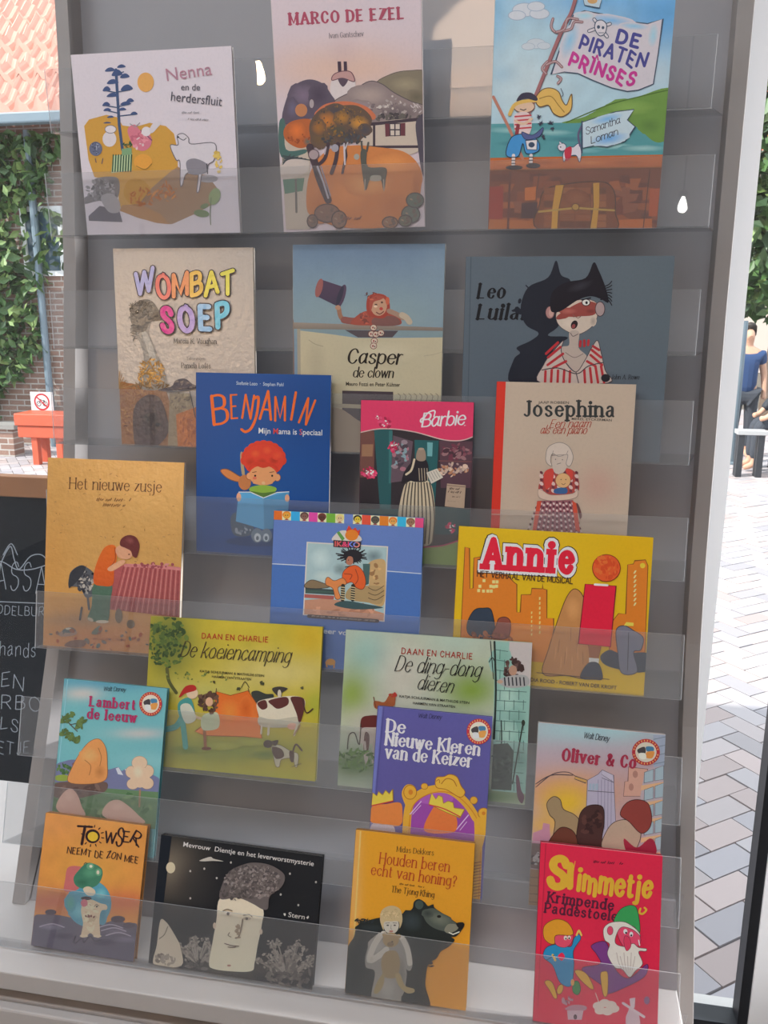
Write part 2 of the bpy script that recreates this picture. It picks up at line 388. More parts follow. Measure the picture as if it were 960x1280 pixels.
    def build(s, name, m, parent, thick=0.0018):
        n = len(s.v); w2 = s.w / 2; wc = s.c[0]
        ed = [(-w2, -0.0002, 0), (w2, -0.0002, 0), (w2, -0.0002, s.h), (-w2, -0.0002, s.h)]; ed += [(x, thick, z) for x, _, z in ed]
        mean = tuple(sum(c[i] for c in s.c[:200]) / 200 for i in range(3)) if len(s.c) > 200 else wc
        s.v += ed; s.c += [mean] * 8
        s.f += [tuple(n + i for i in q) for q in ((0, 4, 5, 1), (1, 5, 6, 2), (2, 6, 7, 3), (3, 7, 4, 0), (4, 7, 6, 5))]
        me = bpy.data.meshes.new(name); me.from_pydata(s.v, [], s.f)
        at = me.color_attributes.new('ink', 'FLOAT_COLOR', 'POINT'); fl = []
        for c in s.c: fl += [c[0], c[1], c[2], 1.0]
        at.data.foreach_set('color', fl); me.materials.append(m); me.update()
        o = bpy.data.objects.new(name, me); col.objects.link(o); o.parent = parent
        return o

ROW = {2: (0.302, 1.008, -2.2), 4: (0.296, 0.691, 2.7), 5: (0.253, 0.534, 6.3), 6: (0.193, 0.383, 11.8), 7: (0.123, 0.235, 16.3), 8: (0.066, 0.122, 17.6), 9: (0.0, 0.0, 19.8),
       1: (0.363, 1.165, -3.0), 3: (0.319, 0.84, 0.5)}
# ---------------------------------------------------------------- the room and the street
FL, GR, CE, WY = -0.65, -0.85, 2.45, 0.60
def struct(name, boxes, m, parent=None, kind='structure'):
    k = MB()
    for a, b in boxes: k.box(a, b)
    o = k.build(name, m, parent)
    if not parent: o['kind'] = kind
    return o
M_floor = mat('dark_floor_boards', '77726e', 0.5, 0.15, 5)
struct('floor', [((-2.8, -3.6, FL - 0.1), (2.8, WY + 0.1, FL))], M_floor)
struct('ceiling', [((-2.8, -3.6, CE), (2.8, WY + 0.1, CE + 0.1))], M_wall)
struct('wall_back', [((-2.8, -3.7, FL), (2.8, -3.6, CE))], M_wall)
struct('wall_left', [((-2.9, -3.7, FL), (-2.8, WY + 0.1, CE))], M_wall)
struct('wall_right', [((2.8, -3.7, FL), (2.9, WY + 0.1, CE))], M_wall)
struct('wall_front', [((-2.8, WY, 2.25), (2.8, WY + 0.1, CE)), ((-2.8, WY, FL), (2.8, WY + 0.1, -0.535)), ((1.06, WY, -0.535), (2.8, WY + 0.1, 2.25)), ((-2.8, WY, -0.535), (-2.55, WY + 0.1, 2.25))], M_wall)
w = struct('window_1', [((0.755, WY - 0.01, -0.535), (0.839, WY + 0.07, 2.25)), ((-2.55, WY, -0.535), (-2.48, WY + 0.07, 2.25)), ((-2.48, WY, 2.19), (0.755, WY + 0.07, 2.25))], M_white)
struct('glass_pane', [((-2.48, WY + 0.03, -0.535), (0.755, WY + 0.036, 2.19))], M_glass, w)
w = struct('window_2', [((0.977, WY - 0.01, -0.535), (1.06, WY + 0.07, 2.25)), ((0.839, WY, 2.19), (0.977, WY + 0.07, 2.25))], M_white)
struct('glass_pane', [((0.839, WY + 0.03, -0.505), (0.962, WY + 0.036, 2.19))], M_glass, w)
struct('gasket', [((0.958, WY - 0.005, -0.515), (0.977, WY + 0.04, 2.19)), ((0.839, WY - 0.005, -0.535), (0.977, WY + 0.04, -0.505))], M_dark, w)

# paving laid in a herringbone
def paving():
    k = MB(); g = random.Random(2); a = 0.215; cs = []; ca, sa = math.cos(R(38)), math.sin(R(38)); vcol = []
    def put(i0, j0, i1, j1):
        x, y = (i0 + i1) / 2 * a / 2, (j0 + j1) / 2 * a / 2; X, Y = x * ca - y * sa, x * sa + y * ca
        if not (0.72 < Y < 15 and -9.5 < X < 7): return
        if X > 1.6 + Y * 0.5 or X < -1.6 - Y * 1.0: return
        if Y > 0:
            e = 0.003; p = [(i0 * a / 2 + e, j0 * a / 2 + e), (i1 * a / 2 - e, j0 * a / 2 + e), (i1 * a / 2 - e, j1 * a / 2 - e), (i0 * a / 2 + e, j1 * a / 2 - e)]
            p = [(u * ca - v * sa, u * sa + v * ca) for u, v in p]; h = GR + g.uniform(-0.002, 0.002); n = len(k.v)
            k.add([(u, v, h) for u, v in p] + [(u, v, GR - 0.02) for u, v in p], [(0, 1, 2, 3), (0, 4, 5, 1), (1, 5, 6, 2), (2, 6, 7, 3), (3, 7, 4, 0)])
            q = g.choice([(.40, .37, .38), (.44, .39, .39), (.36, .34, .36), (.42, .35, .34)]); z = g.uniform(.85, 1.1); vcol.extend([tuple(c * z for c in q)] * 8)
    for m in range(-160, 160):
        for n in range(-45, 45):
            i, j = m + 4 * n, m
            put(i, j, i + 2, j + 1); put(i + 2, j - 1, i + 3, j + 1)
    o = k.build('pavement', M_pave); at = o.data.color_attributes.new('ink', 'FLOAT_COLOR', 'POINT')
    fl = []
    for c in vcol: fl += [*c, 1]
    at.data.foreach_set('color', fl); o['kind'] = 'structure'
M_pave = print_mat('clinker_paving', 0.85, 0.2); paving()
struct('ground', [((-40, WY + 0.1, GR - 0.12), (40, 60, GR - 0.012))], mat('sand_joints', '6a6258', 0.95, 0.15, 30))

# house across the street: wall, ivy, pantile roof
M_brick = mat('brown_brick', '8a6a5c', 0.9, 0.1)
nt = M_brick.node_tree; br = nt.nodes.new('ShaderNodeTexBrick'); br.inputs['Scale'].default_value = 1.0; br.inputs['Brick Width'].default_value = 0.22; br.inputs['Row Height'].default_value = 0.07; br.inputs['Mortar Size'].default_value = 0.008
br.inputs['Color1'].default_value = (0.22, 0.13, 0.10, 1); br.inputs['Color2'].default_value = (0.30, 0.19, 0.15, 1); br.inputs['Mortar'].default_value = (0.42, 0.40, 0.37, 1)
tc = nt.nodes.new('ShaderNodeTexCoord'); mp = nt.nodes.new('ShaderNodeMapping'); mp.inputs['Rotation'].default_value = (R(90), 0, 0); nt.links.new(tc.outputs['Object'], mp.inputs[0]); nt.links.new(mp.outputs[0], br.inputs[0]); nt.links.new(br.outputs[0], nt.nodes['Principled BSDF'].inputs['Base Color'])
M_bluegrey = mat('blue_grey_paint', '6f7f8a', 0.5); M_leafs = [mat('leaf_' + n, c, 0.45, 0.2, 20) for n, c in (('dark', '35502f'), ('mid', '4d6f3c'), ('light', '86a060'))]
house = empty('house', (-6.5, 9.0, GR)); tag(house, 'brown brick house with red pantile roof across the street', 'house')
def part(name, boxes, m, root, bevel=0, smooth=False):
    k = MB()
    for a, b in boxes: k.box(a, b)
    o = k.build(name, m, None, smooth, bevel); o.parent = root; o.matrix_parent_inverse = Matrix.Translation(-root.location); return o
def sub(o, root): o.parent = root; o.matrix_parent_inverse = Matrix.Translation(-root.location); return o
part('wall', [((-11, 9.0, GR), (-3.6, 9.3, 3.0))], M_brick, house)
wf = part('window', [((-5.85, 8.96, 1.25), (-5.30, 9.02, 1.31)), ((-5.85, 8.96, 2.0), (-5.30, 9.02, 2.06)), ((-5.85, 8.96, 1.31), (-5.79, 9.02, 2.0)), ((-5.36, 8.96, 1.31), (-5.30, 9.02, 2.0))], M_white, house)
part('pane', [((-5.79, 8.98, 1.31), (-5.36, 9.0, 2.0))], mat('dark_glass', '4a5f6c', 0.1), house)
k = MB(); NX, NZ = 300, 30; x0, x1 = -10.5, -3.4; tw = 0.24; th = 0.31; ny = 13; vs = []; fs = []
for c in range(ny):
    for e in (0, 1):
        for i in range(NX + 1):
            x = x0 + (x1 - x0) * i / NX; ph = (x / tw) % 1.0; wv = 0.062 * math.sin(2 * math.pi * ph) + 0.03 * math.sin(4 * math.pi * ph); s = c * th + e * (th + 0.05)
            vs.append((x, 8.55 + s * 0.72, 3.02 + s * 0.70 + wv + (0.085 if e == 0 else -0.005)))
    b = c * 2 * (NX + 1)
    for i in range(NX): fs.append((b + i, b + i + 1, b + NX + 2 + i, b + NX + 1 + i))
    n = len(vs)
    for i in range(NX + 1): q = vs[b + i]; vs.append((q[0], q[1] + 0.004, q[2] - 0.08))
    for i in range(NX): fs.append((n + i, n + i + 1, b + i + 1, b + i))
k.add(vs, fs); sub(k.build('roof', mat('faded_red_pantiles', 'd49c8a', 0.6, 0.10, 3), None, False), house)
part('gutter', [((-11, 8.42, 2.88), (-3.4, 8.56, 3.0))], M_bluegrey, house, 0.02)
k = MB(); k.tube([(-5.62, 8.9, 2.9), (-5.62, 8.9, 0.6), (-5.62, 8.9, 0.2), (-5.62, 8.9, GR)], 0.045); sub(k.build('downpipe', M_bluegrey, None, True), house)
def leaves(name, n, f, size, seed, ms, parent=None, root=None):
    g = random.Random(seed); k = MB(); mi = []
    for _ in range(n):
        p = f(g)
        if p is None: continue
        p = Vector(p); a = Vector((g.uniform(-1, 1), g.uniform(-1, 0.2), g.uniform(-.6, 1))).normalized(); b = a.orthogonal().normalized(); b.rotate(Matrix.Rotation(g.uniform(0, 6.28), 3, a)); d = a.cross(b); s = size * g.uniform(.6, 1.3)
        k.add([p - b * s, p - d * s * .5 + a * s * .12, p + b * s, p + d * s * .5 + a * s * .12], [(0, 1, 2, 3)]); mi.append(g.choice((0, 0, 1, 1, 1, 2)))
    o = k.build(name, ms[0], None)
    for m in ms[1:]: o.data.materials.append(m)
    for q, i in zip(o.data.polygons, mi): q.material_index = i
    if root: sub(o, root)
    return o
def ivy_at(g):
    x = g.uniform(-10, -5.05); z = g.uniform(-0.55, 2.86); lim = -5.25 + 0.18 * math.sin(z * 5) - (0.55 * max(0, 1.4 - z) if z < 1.4 else 0)
    if x > lim or (-5.9 < x and 1.2 < z < 2.05 and g.random() < .75): return None
    return x, 8.95 - abs(g.gauss(0.06, 0.1)), z
ivy = leaves('ivy', 9500, ivy_at, 0.085, 3, M_leafs); tag(ivy, 'dense green ivy climbing the brick house wall', 'ivy', kind='stuff')
lw = empty('garden_wall', (-7.5, 8.1, GR)); tag(lw, 'low grey brick wall at the foot of the ivy', 'wall')
part('brickwork', [((-9.5, 8.1, GR), (-5.65, 8.3, -0.52))], M_brick, lw); part('coping', [((-9.55, 8.06, -0.52), (-5.6, 8.34, -0.47))], mat('grey_coping', '8a8884', 0.9), lw)
# planter with sign
M_red = mat('orange_red_paint', 'c8583a', 0.5, 0.1, 12)
pl = empty('planter', (-5.17, 7.8, GR)); tag(pl, 'orange red wooden planter box on legs by the low wall', 'planter')
part('trough', [((-5.28, 7.65, -0.54), (-4.70, 7.95, -0.41)), ((-5.30, 7.63, -0.405), (-4.68, 7.97, -0.27))], M_red, pl, 0.01)
for x in (-5.14, -4.84):
    for y in (7.68, 7.86): part('leg', [((x, y, GR), (x + 0.07, y + 0.07, -0.54))], M_red, pl)
sg = empty('cycling_ban_sign', (-5.15, 7.99, -0.42)); tag(sg, 'small white no cycling sign fixed behind the orange planter', 'sign')
part('post', [((-5.17, 7.985, GR), (-5.13, 8.0, -0.35))], M_bluegrey, sg)
cv = Canvas(0.28, 0.24, [(0, 0), (280, 0), (280, 240), (0, 240)], (0, 0, 1), 'd8d8d8'); cv.bg('d4d4d4', cell=.05); cv.E('b02a34', 140, 115, 98, 98, n=30); cv.E('d4d4d4', 140, 115, 78, 78, n=30)
for x in (100, 180): cv.E('202024', x, 135, 30, 30); cv.E('d4d4d4', x, 135, 21, 21)
cv.L('202024', 8, 100, 135, 125, 95, 170, 95, 180, 135); cv.L('202024', 8, 125, 95, 145, 135, 170, 95); cv.L('202024', 8, 115, 85, 132, 85); cv.L('b02a34', 16, 75, 55, 205, 175)
o = cv.build('sign_plate', M_print, sg, 0.004); o.location = (0, -0.02, 0.12)

# chalkboard on the pavement
cb = empty('pavement_sign', (-1.61, 1.52, GR)); tag(cb, 'black chalkboard pavement sign in a wooden frame with white handwriting', 'sign')
M_wood = mat('varnished_wood', 'b0764c', 0.45, 0.2, 9)
cb.rotation_euler = (R(-4), 0, 0)
def cpart(name, boxes, m, bevel=0.004):
    k = MB()
    for a, b in boxes: k.box(a, b)
    return k.build(name, m, cb, bevel=bevel)
cpart('frame', [((-0.62, -0.03, 1.13), (0.62, 0.03, 1.2)), ((-0.62, -0.03, 0.0), (0.62, 0.03, 0.07)), ((-0.62, -0.03, 0.07), (-0.56, 0.03, 1.13)), ((0.56, -0.03, 0.07), (0.62, 0.03, 1.13))], M_wood)
cv = Canvas(1.12, 1.06, [(-284.1, 607.2), (75.3, 623.9), (93.5, 994.7), (-247.3, 955.6)], (0, 0, 1), 'b4b4b4'); cv.bg('12161c', [(20, 800, 200, 120, '191d24', .6)], cell=.03)
CW = '969ca4'
cv.C(CW, 1.3, -30, 712, -8, 718, 8, 690, 14, 684, 18, 700, 24, 712, 38, 696, 52, 694, 60, 704, 58, 714); cv.C(CW, 1.3, -30, 706, 0, 702, 20, 712, 40, 712, 60, 706); cv.C(CW, 1.2, 4, 694, 14, 680, 22, 694)
for t, x0, y0, x1, y1, h, wd in (('ASSAG', -6, 740, 76, 742, 34, 3.2), ('DDELBURG', -3, 768, 64, 771, 11, 6), ('hands', 0, 820, 44, 822, 17, 4.5), ('EN', 2, 859, 29, 861, 17, 4.5), ('RBO', 2, 886, 50, 888, 17, 4.5), ('LS', 1, 912, 22, 914, 15, 5), ('ETJE', -2, 941, 36, 943, 15, 5)): cv.T(t, CW, x0, y0, x1, y1, h, w=wd, gap=26, jig=2)
cv.L(CW, 1.2, -60, 750, 62, 755)
o = cv.build('writing_board', M_chalk, cb, 0.01); o.location = (0, -0.02, 0.07)
cpart('prop_board', [((-0.60, 0.035, 0.0), (0.60, 0.05, 1.15))], M_wood)

# ---- right of the window: street furniture and people
tb = empty('cafe_table', (2.65, 8.53, GR)); tag(tb, 'grey topped cafe table on dark legs beside the seated person', 'table')
part('table_top', [((2.50, 8.45, -0.40), (2.80, 8.62, -0.355))], mat('grey_table_top', 'a8a8a8', 0.5), tb, 0.005)
for x in (2.52, 2.72):
    for y in (8.47, 8.55): part('leg', [((x, y, GR), (x + 0.06, y + 0.06, -0.40))], M_dark, tb)
ps = empty('awning_post', (2.62, 9.3, GR)); tag(ps, 'slim blue grey post standing behind the cafe table', 'post')
k = MB(); k.tube([(2.62, 9.3, GR), (2.62, 9.3, 0.75)], 0.055, 12); sub(k.build('shaft', M_bluegrey, None, True), ps); part('foot_plate', [((2.52, 9.2, GR), (2.72, 9.4, GR + 0.03))], M_bluegrey, ps, 0.005)
M_skin = mat('skin', 'c89a80', 0.55, 0.05); M_navy = mat('navy_cloth', '23406c', 0.8, 0.1); M_black = mat('dark_jacket_cloth', '2a3038', 0.7, 0.1); M_trous = mat('dark_trousers', '3a3f48', 0.8); M_hair = mat('dark_hair', '2c221c', 0.6, 0.2)
def skin(name, verts, edges, radii, m, parent, root_i=0):
    me = bpy.data.meshes.new(name); me.from_pydata([Vector(v) for v in verts], edges, []); o = bpy.data.objects.new(name, me); col.objects.link(o)
    o.modifiers.new('skin', 'SKIN'); sk = me.skin_vertices[0].data
    for i, r in enumerate(radii): sk[i].radius = (r, r) if not isinstance(r, tuple) else r
    sk[root_i].use_root = True
    sb = o.modifiers.new('sub', 'SUBSURF'); sb.levels = sb.render_levels = 2; me.materials.append(m); o.parent = parent
    return o
def head(parent, x, y, z, s):
    k = MB(); k.lathe([(0.001, .115), (.045, .105), (.072, .07), (.08, .02), (.076, -.03), (.06, -.07), (.035, -.1), (.001, -.11)], (0, 0, 0), 16)
    k.v = [(x + a * s * .95, y + b * s * 1.1, z + c * s) for a, b, c in k.v]; h = k.build('hair', M_hair, parent, True)
    for v in h.data.vertices:
        f = (v.co.y - y) / (.088 * s)
        if f < 0.1 and v.co.z < z + .045 * s: v.co.y = y + .2 * .088 * s
        if v.co.z < z - .05 * s: v.co.z = z - .05 * s
        v.co.z += .012 * s
# standing person
pr = empty('person', (2.80, 9.75, GR)); tag(pr, 'person standing in a navy T-shirt with arms hanging down', 'person')
J = [(0, 0, .80), (0, 0, .95), (0, .01, 1.12), (0, .01, 1.24), (0, 0, 1.31), (0, -.01, 1.38), (0, -.02, 1.45), (0, -.01, 1.51), (-.15, .01, 1.21), (-.20, .02, .98), (-.21, -.03, .78), (-.205, -.05, .70), (.15, .01, 1.21), (.20, .02, .98), (.21, -.03, .78), (.205, -.05, .70), (-.085, 0, .74), (-.09, -.01, .42), (-.09, .02, .07), (-.095, -.10, .03), (.085, 0, .74), (.09, -.01, .42), (.09, .02, .07), (.095, -.10, .03), (0, -.09, 1.42)]
Eg = [(0, 1), (1, 2), (2, 3), (3, 4), (4, 5), (5, 6), (6, 7), (3, 8), (8, 9), (9, 10), (10, 11), (3, 12), (12, 13), (13, 14), (14, 15), (0, 16), (16, 17), (17, 18), (18, 19), (0, 20), (20, 21), (21, 22), (22, 23), (6, 24)]
Rd = [.11, .10, .12, .10, .045, .06, .078, .05, .05, .038, .028, .035, .05, .038, .028, .035, .08, .055, .04, .03, .08, .055, .04, .03, .012]
skin('body', J, Eg, Rd, M_skin, pr)
skin('t_shirt', [(0, 0, .72), J[1], J[2], (0, .01, 1.23), J[8], (-.185, .015, 1.08), J[12], (.185, .015, 1.08)], [(0, 1), (1, 2), (2, 3), (3, 4), (4, 5), (3, 6), (6, 7)], [.14, .135, .15, .125, .075, .062, .075, .062], M_navy, pr)
skin('trousers', [(0, 0, .80), J[16], J[17], (-.09, .02, .12), J[20], J[21], (.09, .02, .12)], [(0, 1), (1, 2), (2, 3), (0, 4), (4, 5), (5, 6)], [.125, .095, .07, .058, .095, .07, .058], M_trous, pr)
head(pr, 0, 0.0, 1.45, 1.02)
# seated person
se = empty('person', (3.22, 8.95, GR)); tag(se, 'person in a dark jacket seated at the cafe table, cut by the frame edge', 'person')
J = [(0, 0, .55), (-.01, 0, .75), (-.03, 0, .95), (-.05, 0, 1.06), (-.07, -.01, 1.13), (-.09, -.02, 1.2), (-.1, -.02, 1.27), (-.1, -.01, 1.33), (-.06, -.17, 1.02), (-.18, -.24, .82), (-.38, -.2, .60), (-.45, -.18, .58), (-.06, .17, 1.02), (-.18, .22, .82), (-.38, .15, .60), (-.45, .12, .58), (-.05, -.09, .52), (-.42, -.1, .52), (-.44, -.1, .08), (-.55, -.1, .03), (-.05, .09, .52), (-.42, .1, .52), (-.44, .1, .08), (-.55, .1, .03), (-.19, -.02, 1.25)]
skin('body', J, Eg, Rd, M_skin, se)
skin('jacket', [(0, 0, .55), J[1], J[2], J[3], J[8], J[9], (-.34, -.21, .645), J[12], J[13], (-.34, .16, .645)], [(0, 1), (1, 2), (2, 3), (3, 4), (4, 5), (5, 6), (3, 7), (7, 8), (8, 9)], [.15, .145, .15, .12, .085, .065, .05, .085, .065, .05], M_black, se)
skin('trousers', [(0, 0, .52), J[16], J[17], (-.44, -.1, .12), J[20], J[21], (-.44, .1, .12)], [(0, 1), (1, 2), (2, 3), (0, 4), (4, 5), (5, 6)], [.13, .1, .075, .06, .1, .075, .06], M_trous, se)
head(se, -.1, -.02, 1.27, 1.0)
ch = empty('cafe_chair', (3.25, 8.95, GR)); tag(ch, 'dark cafe chair under the seated person', 'chair')
part('seat', [((2.98, 8.72, -0.50), (3.46, 9.18, -0.455))], M_dark, ch, 0.008); part('backrest', [((3.44, 8.72, -0.455), (3.48, 9.18, 0.0))], M_dark, ch, 0.008)
for x in (3.0, 3.42):
    for y in (8.74, 9.13): part('leg', [((x, y, GR), (x + 0.035, y + 0.035, -0.50))], M_dark, ch)
# tree and pale house at the far end of the street
def tree(x, y, h, r, seed, label, n=5200, sz=.16):
    t = empty('street_tree', (x, y, GR)); tag(t, label, 'tree', 'street trees')
    k = MB(); k.tube([(x, y, GR), (x + .05, y, GR + h * .3), (x - .04, y, GR + h * .62)], 0.16, 10, 0.07)
    for q in range(5): a = q * 1.3 + seed; k.tube([(x, y, GR + h * (.3 + .06 * q)), (x + r * .6 * math.cos(a), y + r * .6 * math.sin(a), GR + h * (.52 + .08 * q))], 0.05, 7, 0.02)
    sub(k.build('trunk', mat('bark', '6a5a4c', 0.9, 0.2, 12), None, True), t)
    def f(g):
        while True:
            p = Vector((g.uniform(-1, 1), g.uniform(-1, 1), g.uniform(-1, 1)))
            if p.length < 1 and (p.length > .45 or g.random() < .4) and noise.noise(p * 2.6 + Vector((seed, 0, 0))) > -.16: break
        return x + p.x * r, y + p.y * r, GR + h * .64 + p.z * h * .40
    leaves('foliage', n, f, sz, seed, M_leafs, root=t)
tree(4.1, 14.0, 6.2, 1.7, 3, 'leafy green tree nearest the window frame on the right')
tree(6.6, 17.5, 7.0, 2.2, 8, 'leafy green tree farther down the street on the right')
fh = empty('house', (5, 24, GR)); tag(fh, 'pale plastered house at the far end of the street', 'house')
part('wall', [((1.5, 24.0, GR), (10.5, 24.3, 4.6))], mat('pale_plaster', 'd8c8be', 0.9), fh)
k = MB(); k.prism([(23.6, 4.5), (27, 7.4), (27.4, 7.2), (24.0, 4.3)], 1.2, 10.8); sub(k.build('roof', M_red, None), fh)
for x in (4.2, 6.4): 
    f_ = part('window', [((x, 23.94, .4), (x + 1, 24.02, 2.0))], M_white, fh); p_ = part('pane', [((x + .08, 23.92, .48), (x + .92, 23.95, 1.92))], M_bluegrey, fh)

# ---------------------------------------------------------------- the room's lamps, an added lamp for the window frame, and the cabinet
def fixture(x, y, sx, sy, label):
    t = empty('ceiling_light', (x, y, CE)); tag(t, label, 'ceiling light')
    part('housing', [((x - sx / 2 - .03, y - sy / 2 - .03, CE - .035), (x + sx / 2 + .03, y - sy / 2, CE)), ((x - sx / 2 - .03, y + sy / 2, CE - .035), (x + sx / 2 + .03, y + sy / 2 + .03, CE)), ((x - sx / 2 - .03, y - sy / 2, CE - .035), (x - sx / 2, y + sy / 2, CE)), ((x + sx / 2, y - sy / 2, CE - .035), (x + sx / 2 + .03, y + sy / 2, CE))], M_white, t)
fixture(0.35, -1.15, 1.5, 0.6, 'wide flat ceiling light above the display stand side of the shop'); fixture(-1.3, -1.2, 1.2, 0.6, 'small flat ceiling light near the left wall of the shop')
M_bulb = mat('warm_bulb', 'ffd9a0', 0.3, emit=((1.0, 0.72, 0.42), 90)); M_shade = mat('warm_lampshade', 'f2dcc4', 0.6, emit=((1.0, 0.72, 0.52), 9)); M_bulb2 = mat('white_bulb', 'ffffff', 0.3, emit=((1, .97, .92), 26))
def pendant(x, y, z, label, bulb, r):
    t = empty('pendant_lamp', (x, y, CE)); tag(t, label, 'lamp')
    k = MB(); k.tube([(x, y, CE), (x, y, z + r * 3.3)], 0.004, 6); sub(k.build('cord', M_dark, None), t)
    k = MB(); k.lathe([(.001, r * 3.4), (.018, r * 3.4), (.02, r * 2.3), (.001, r * 2.3)], (x, y, z), 14); sub(k.build('socket', M_dark, None, True), t)
    k = MB(); k.lathe([(.001, -r), (r * .5, -r * .87), (r * .9, -r * .4), (r, 0), (r * .85, r * .8), (r * .55, r * 1.7), (r * .3, r * 2.4), (.001, r * 2.45)], (x, y, z), 18); sub(k.build('bulb', bulb, None, True), t)
pendant(-0.766, -2.29, 1.592, 'bare warm bulb hanging on a cord at the back left', M_bulb, .028); pendant(1.053, -2.486, 1.097, 'bare white bulb hanging on a cord at the back right', M_bulb2, .02)
sh = empty('pendant_lamp', (0.02, -2.28, CE)); tag(sh, 'wide warm shaded lamp hanging in the middle of the shop', 'lamp')
k = MB(); k.tube([(0.02, -2.28, CE), (0.02, -2.28, 2.32)], 0.006, 6); sub(k.build('cord', M_dark, None), sh)
k = MB(); k.lathe([(.03, .12), (.12, .10), (.22, .03), (.25, -.06), (.24, -.06), (.21, .02), (.11, .085), (.03, .105)], (0.02, -2.28, 2.20), 28); sub(k.build('shade', M_shade, None, True), sh)
fl_ = empty('floor_lamp', (-1.38, -2.42, FL)); tag(fl_, 'floor lamp with a small warm spot head near the left wall', 'lamp')
k = MB(); k.lathe([(.001, .03), (.14, .028), (.15, 0), (.001, 0)], (-1.38, -2.42, FL), 24); sub(k.build('base', M_dark, None, True), fl_)
k = MB(); k.tube([(-1.38, -2.42, FL + .02), (-1.38, -2.42, 1.07)], .012, 10); sub(k.build('pole', M_dark, None, True), fl_)
k = MB(); k.tube([(-1.38, -2.40, 1.21), (-1.366, -2.37, 1.206), (-1.33, -2.30, 1.20)], .03, 14, .06); sub(k.build('lamp_head', M_dark, None, True), fl_)
def spot(name, loc, to, power, size, blend, rad, color):
    d = bpy.data.lights.new(name, 'SPOT'); d.energy = power; d.spot_size = R(size); d.spot_blend = blend; d.shadow_soft_size = rad; d.color = color
    o = bpy.data.objects.new(name, d); col.objects.link(o); o.location = loc; o.rotation_euler = (Vector(to) - Vector(loc)).to_track_quat('-Z', 'Y').to_euler(); return o
spot('floor_lamp_beam', (-1.325, -2.29, 1.198), (-0.07, 0.28, 0.80), 30, 8.5, 0.4, 0.05, (1.0, 0.66, 0.36))
ts = empty('added_frame_lamp', (2.8, 0.35, 0.55)); tag(ts, 'added unseen white lamp on the right wall brightening the window frame', 'lamp')  # added out of view, only to whiten the window frame
part('wall_plate', [((2.775, 0.29, 0.45), (2.8, 0.41, 0.65))], M_white, ts, 0.004)
k = MB(); k.tube([(2.78, 0.35, 0.55), (2.66, 0.35, 0.55)], .02, 12); k.tube([(2.68, 0.34, 0.55), (2.56, 0.355, 0.55)], .05, 18, .065); sub(k.build('lamp_head', M_white, None, True), ts)
spot('added_frame_beam', (2.54, 0.357, 0.55), (0.85, 0.58, 0.55), 420, 74, 0.4, 0.05, (0.95, 0.97, 1.0))  # added beam grazing the white frame beside the stand

cab = empty('low_cabinet', (0.25, 0.2, FL)); tag(cab, 'low off-white cabinet under the display stand', 'cabinet')
part('body', [((-0.62, -0.035, FL), (0.735, 0.40, -0.062)), ((-0.60, -0.005, -0.062), (0.73, 0.39, -0.0345))], M_board, cab, 0.002)
part('drawer', [((-0.60, -0.052, -0.36), (0.732, -0.036, -0.066))], M_board, cab, 0.003); part('drawer', [((-0.60, -0.052, -0.63), (0.732, -0.036, -0.37))], M_board, cab, 0.003)

# ---------------------------------------------------------------- the display stand
XI0, XI1 = -0.240, 0.750
PROFL = [(-0.66, 0.08), (-0.004, 0.08), (0.14, 0.142), (0.25, 0.19), (0.35, 0.232), (0.5, 0.29), (0.65, 0.331), (0.97, 0.382), (1.27, 0.415), (1.62, 0.43)]
PROFR = [(-0.66, 0.10), (-0.10, 0.142), (-0.004, 0.185), (0.14, 0.255), (0.29, 0.315), (0.41, 0.346), (0.53, 0.363), (0.89, 0.385), (1.3, 0.388), (1.62, 0.388)]
def pf(z, t=0.5):
    def one(P):
        for (a, p), (b, q) in zip(P, P[1:]):
            if z <= b: return p + (q - p) * (z - a) / (b - a)
        return P[-1][1]
    return one(PROFL) * (1 - t) + one(PROFR) * t
zs = [-0.004 + i * 1.624 / 40 for i in range(41)]
stand = empty('display_stand', (0.25, 0.2, -0.034)); tag(stand, 'taupe book display stand with clear acrylic shelves standing on the cabinet', 'display stand')
for a, b, t in ((-0.262, XI0, 0), (XI1, 0.772, 1)):
    k = MB(); zz = zs if t == 0 else [-0.65, -0.30, -0.10] + zs; k.prism([(pf(z, t), z) for z in zz] + [(pf(z, t) + 0.10, z) for z in reversed(zz)], a, b); sub(k.build('side_panel', M_stand, None, bevel=0.001), stand)
k = MB(); NB = len(zs)
bv = [(x, pf(z, t) + o_, z) for o_ in (0.04, 0.048) for x, t in ((XI0, 0), (XI1, 1)) for z in zs]
k.add(bv, [f for i in range(NB - 1) for f in ((i, NB + i, NB + i + 1, i + 1), (2 * NB + i, 2 * NB + i + 1, 3 * NB + i + 1, 3 * NB + i), (i, i + 1, 2 * NB + i + 1, 2 * NB + i), (NB + i, 3 * NB + i, 3 * NB + i + 1, NB + i + 1))] + [(0, 2 * NB, 3 * NB, NB), (NB - 1, 2 * NB - 1, 4 * NB - 1, 3 * NB - 1)]); sub(k.build('back_panel', M_back, None, True), stand)
part('base_board', [((-0.60, -0.05, -0.034), (0.735, 0.40, -0.0045))], mat('grey_white_board', 'cac4c0', 0.5, 0.03, 20), stand, 0.002)
k = MB(); k.prism([(0.092, -0.004), (0.097, -0.004), (0.160, 0.088), (0.155, 0.088)], XI0 + 0.002, 0.735); sub(k.build('bottom_riser', M_back, None), stand)
XL = {1: -0.246, 2: -0.224}
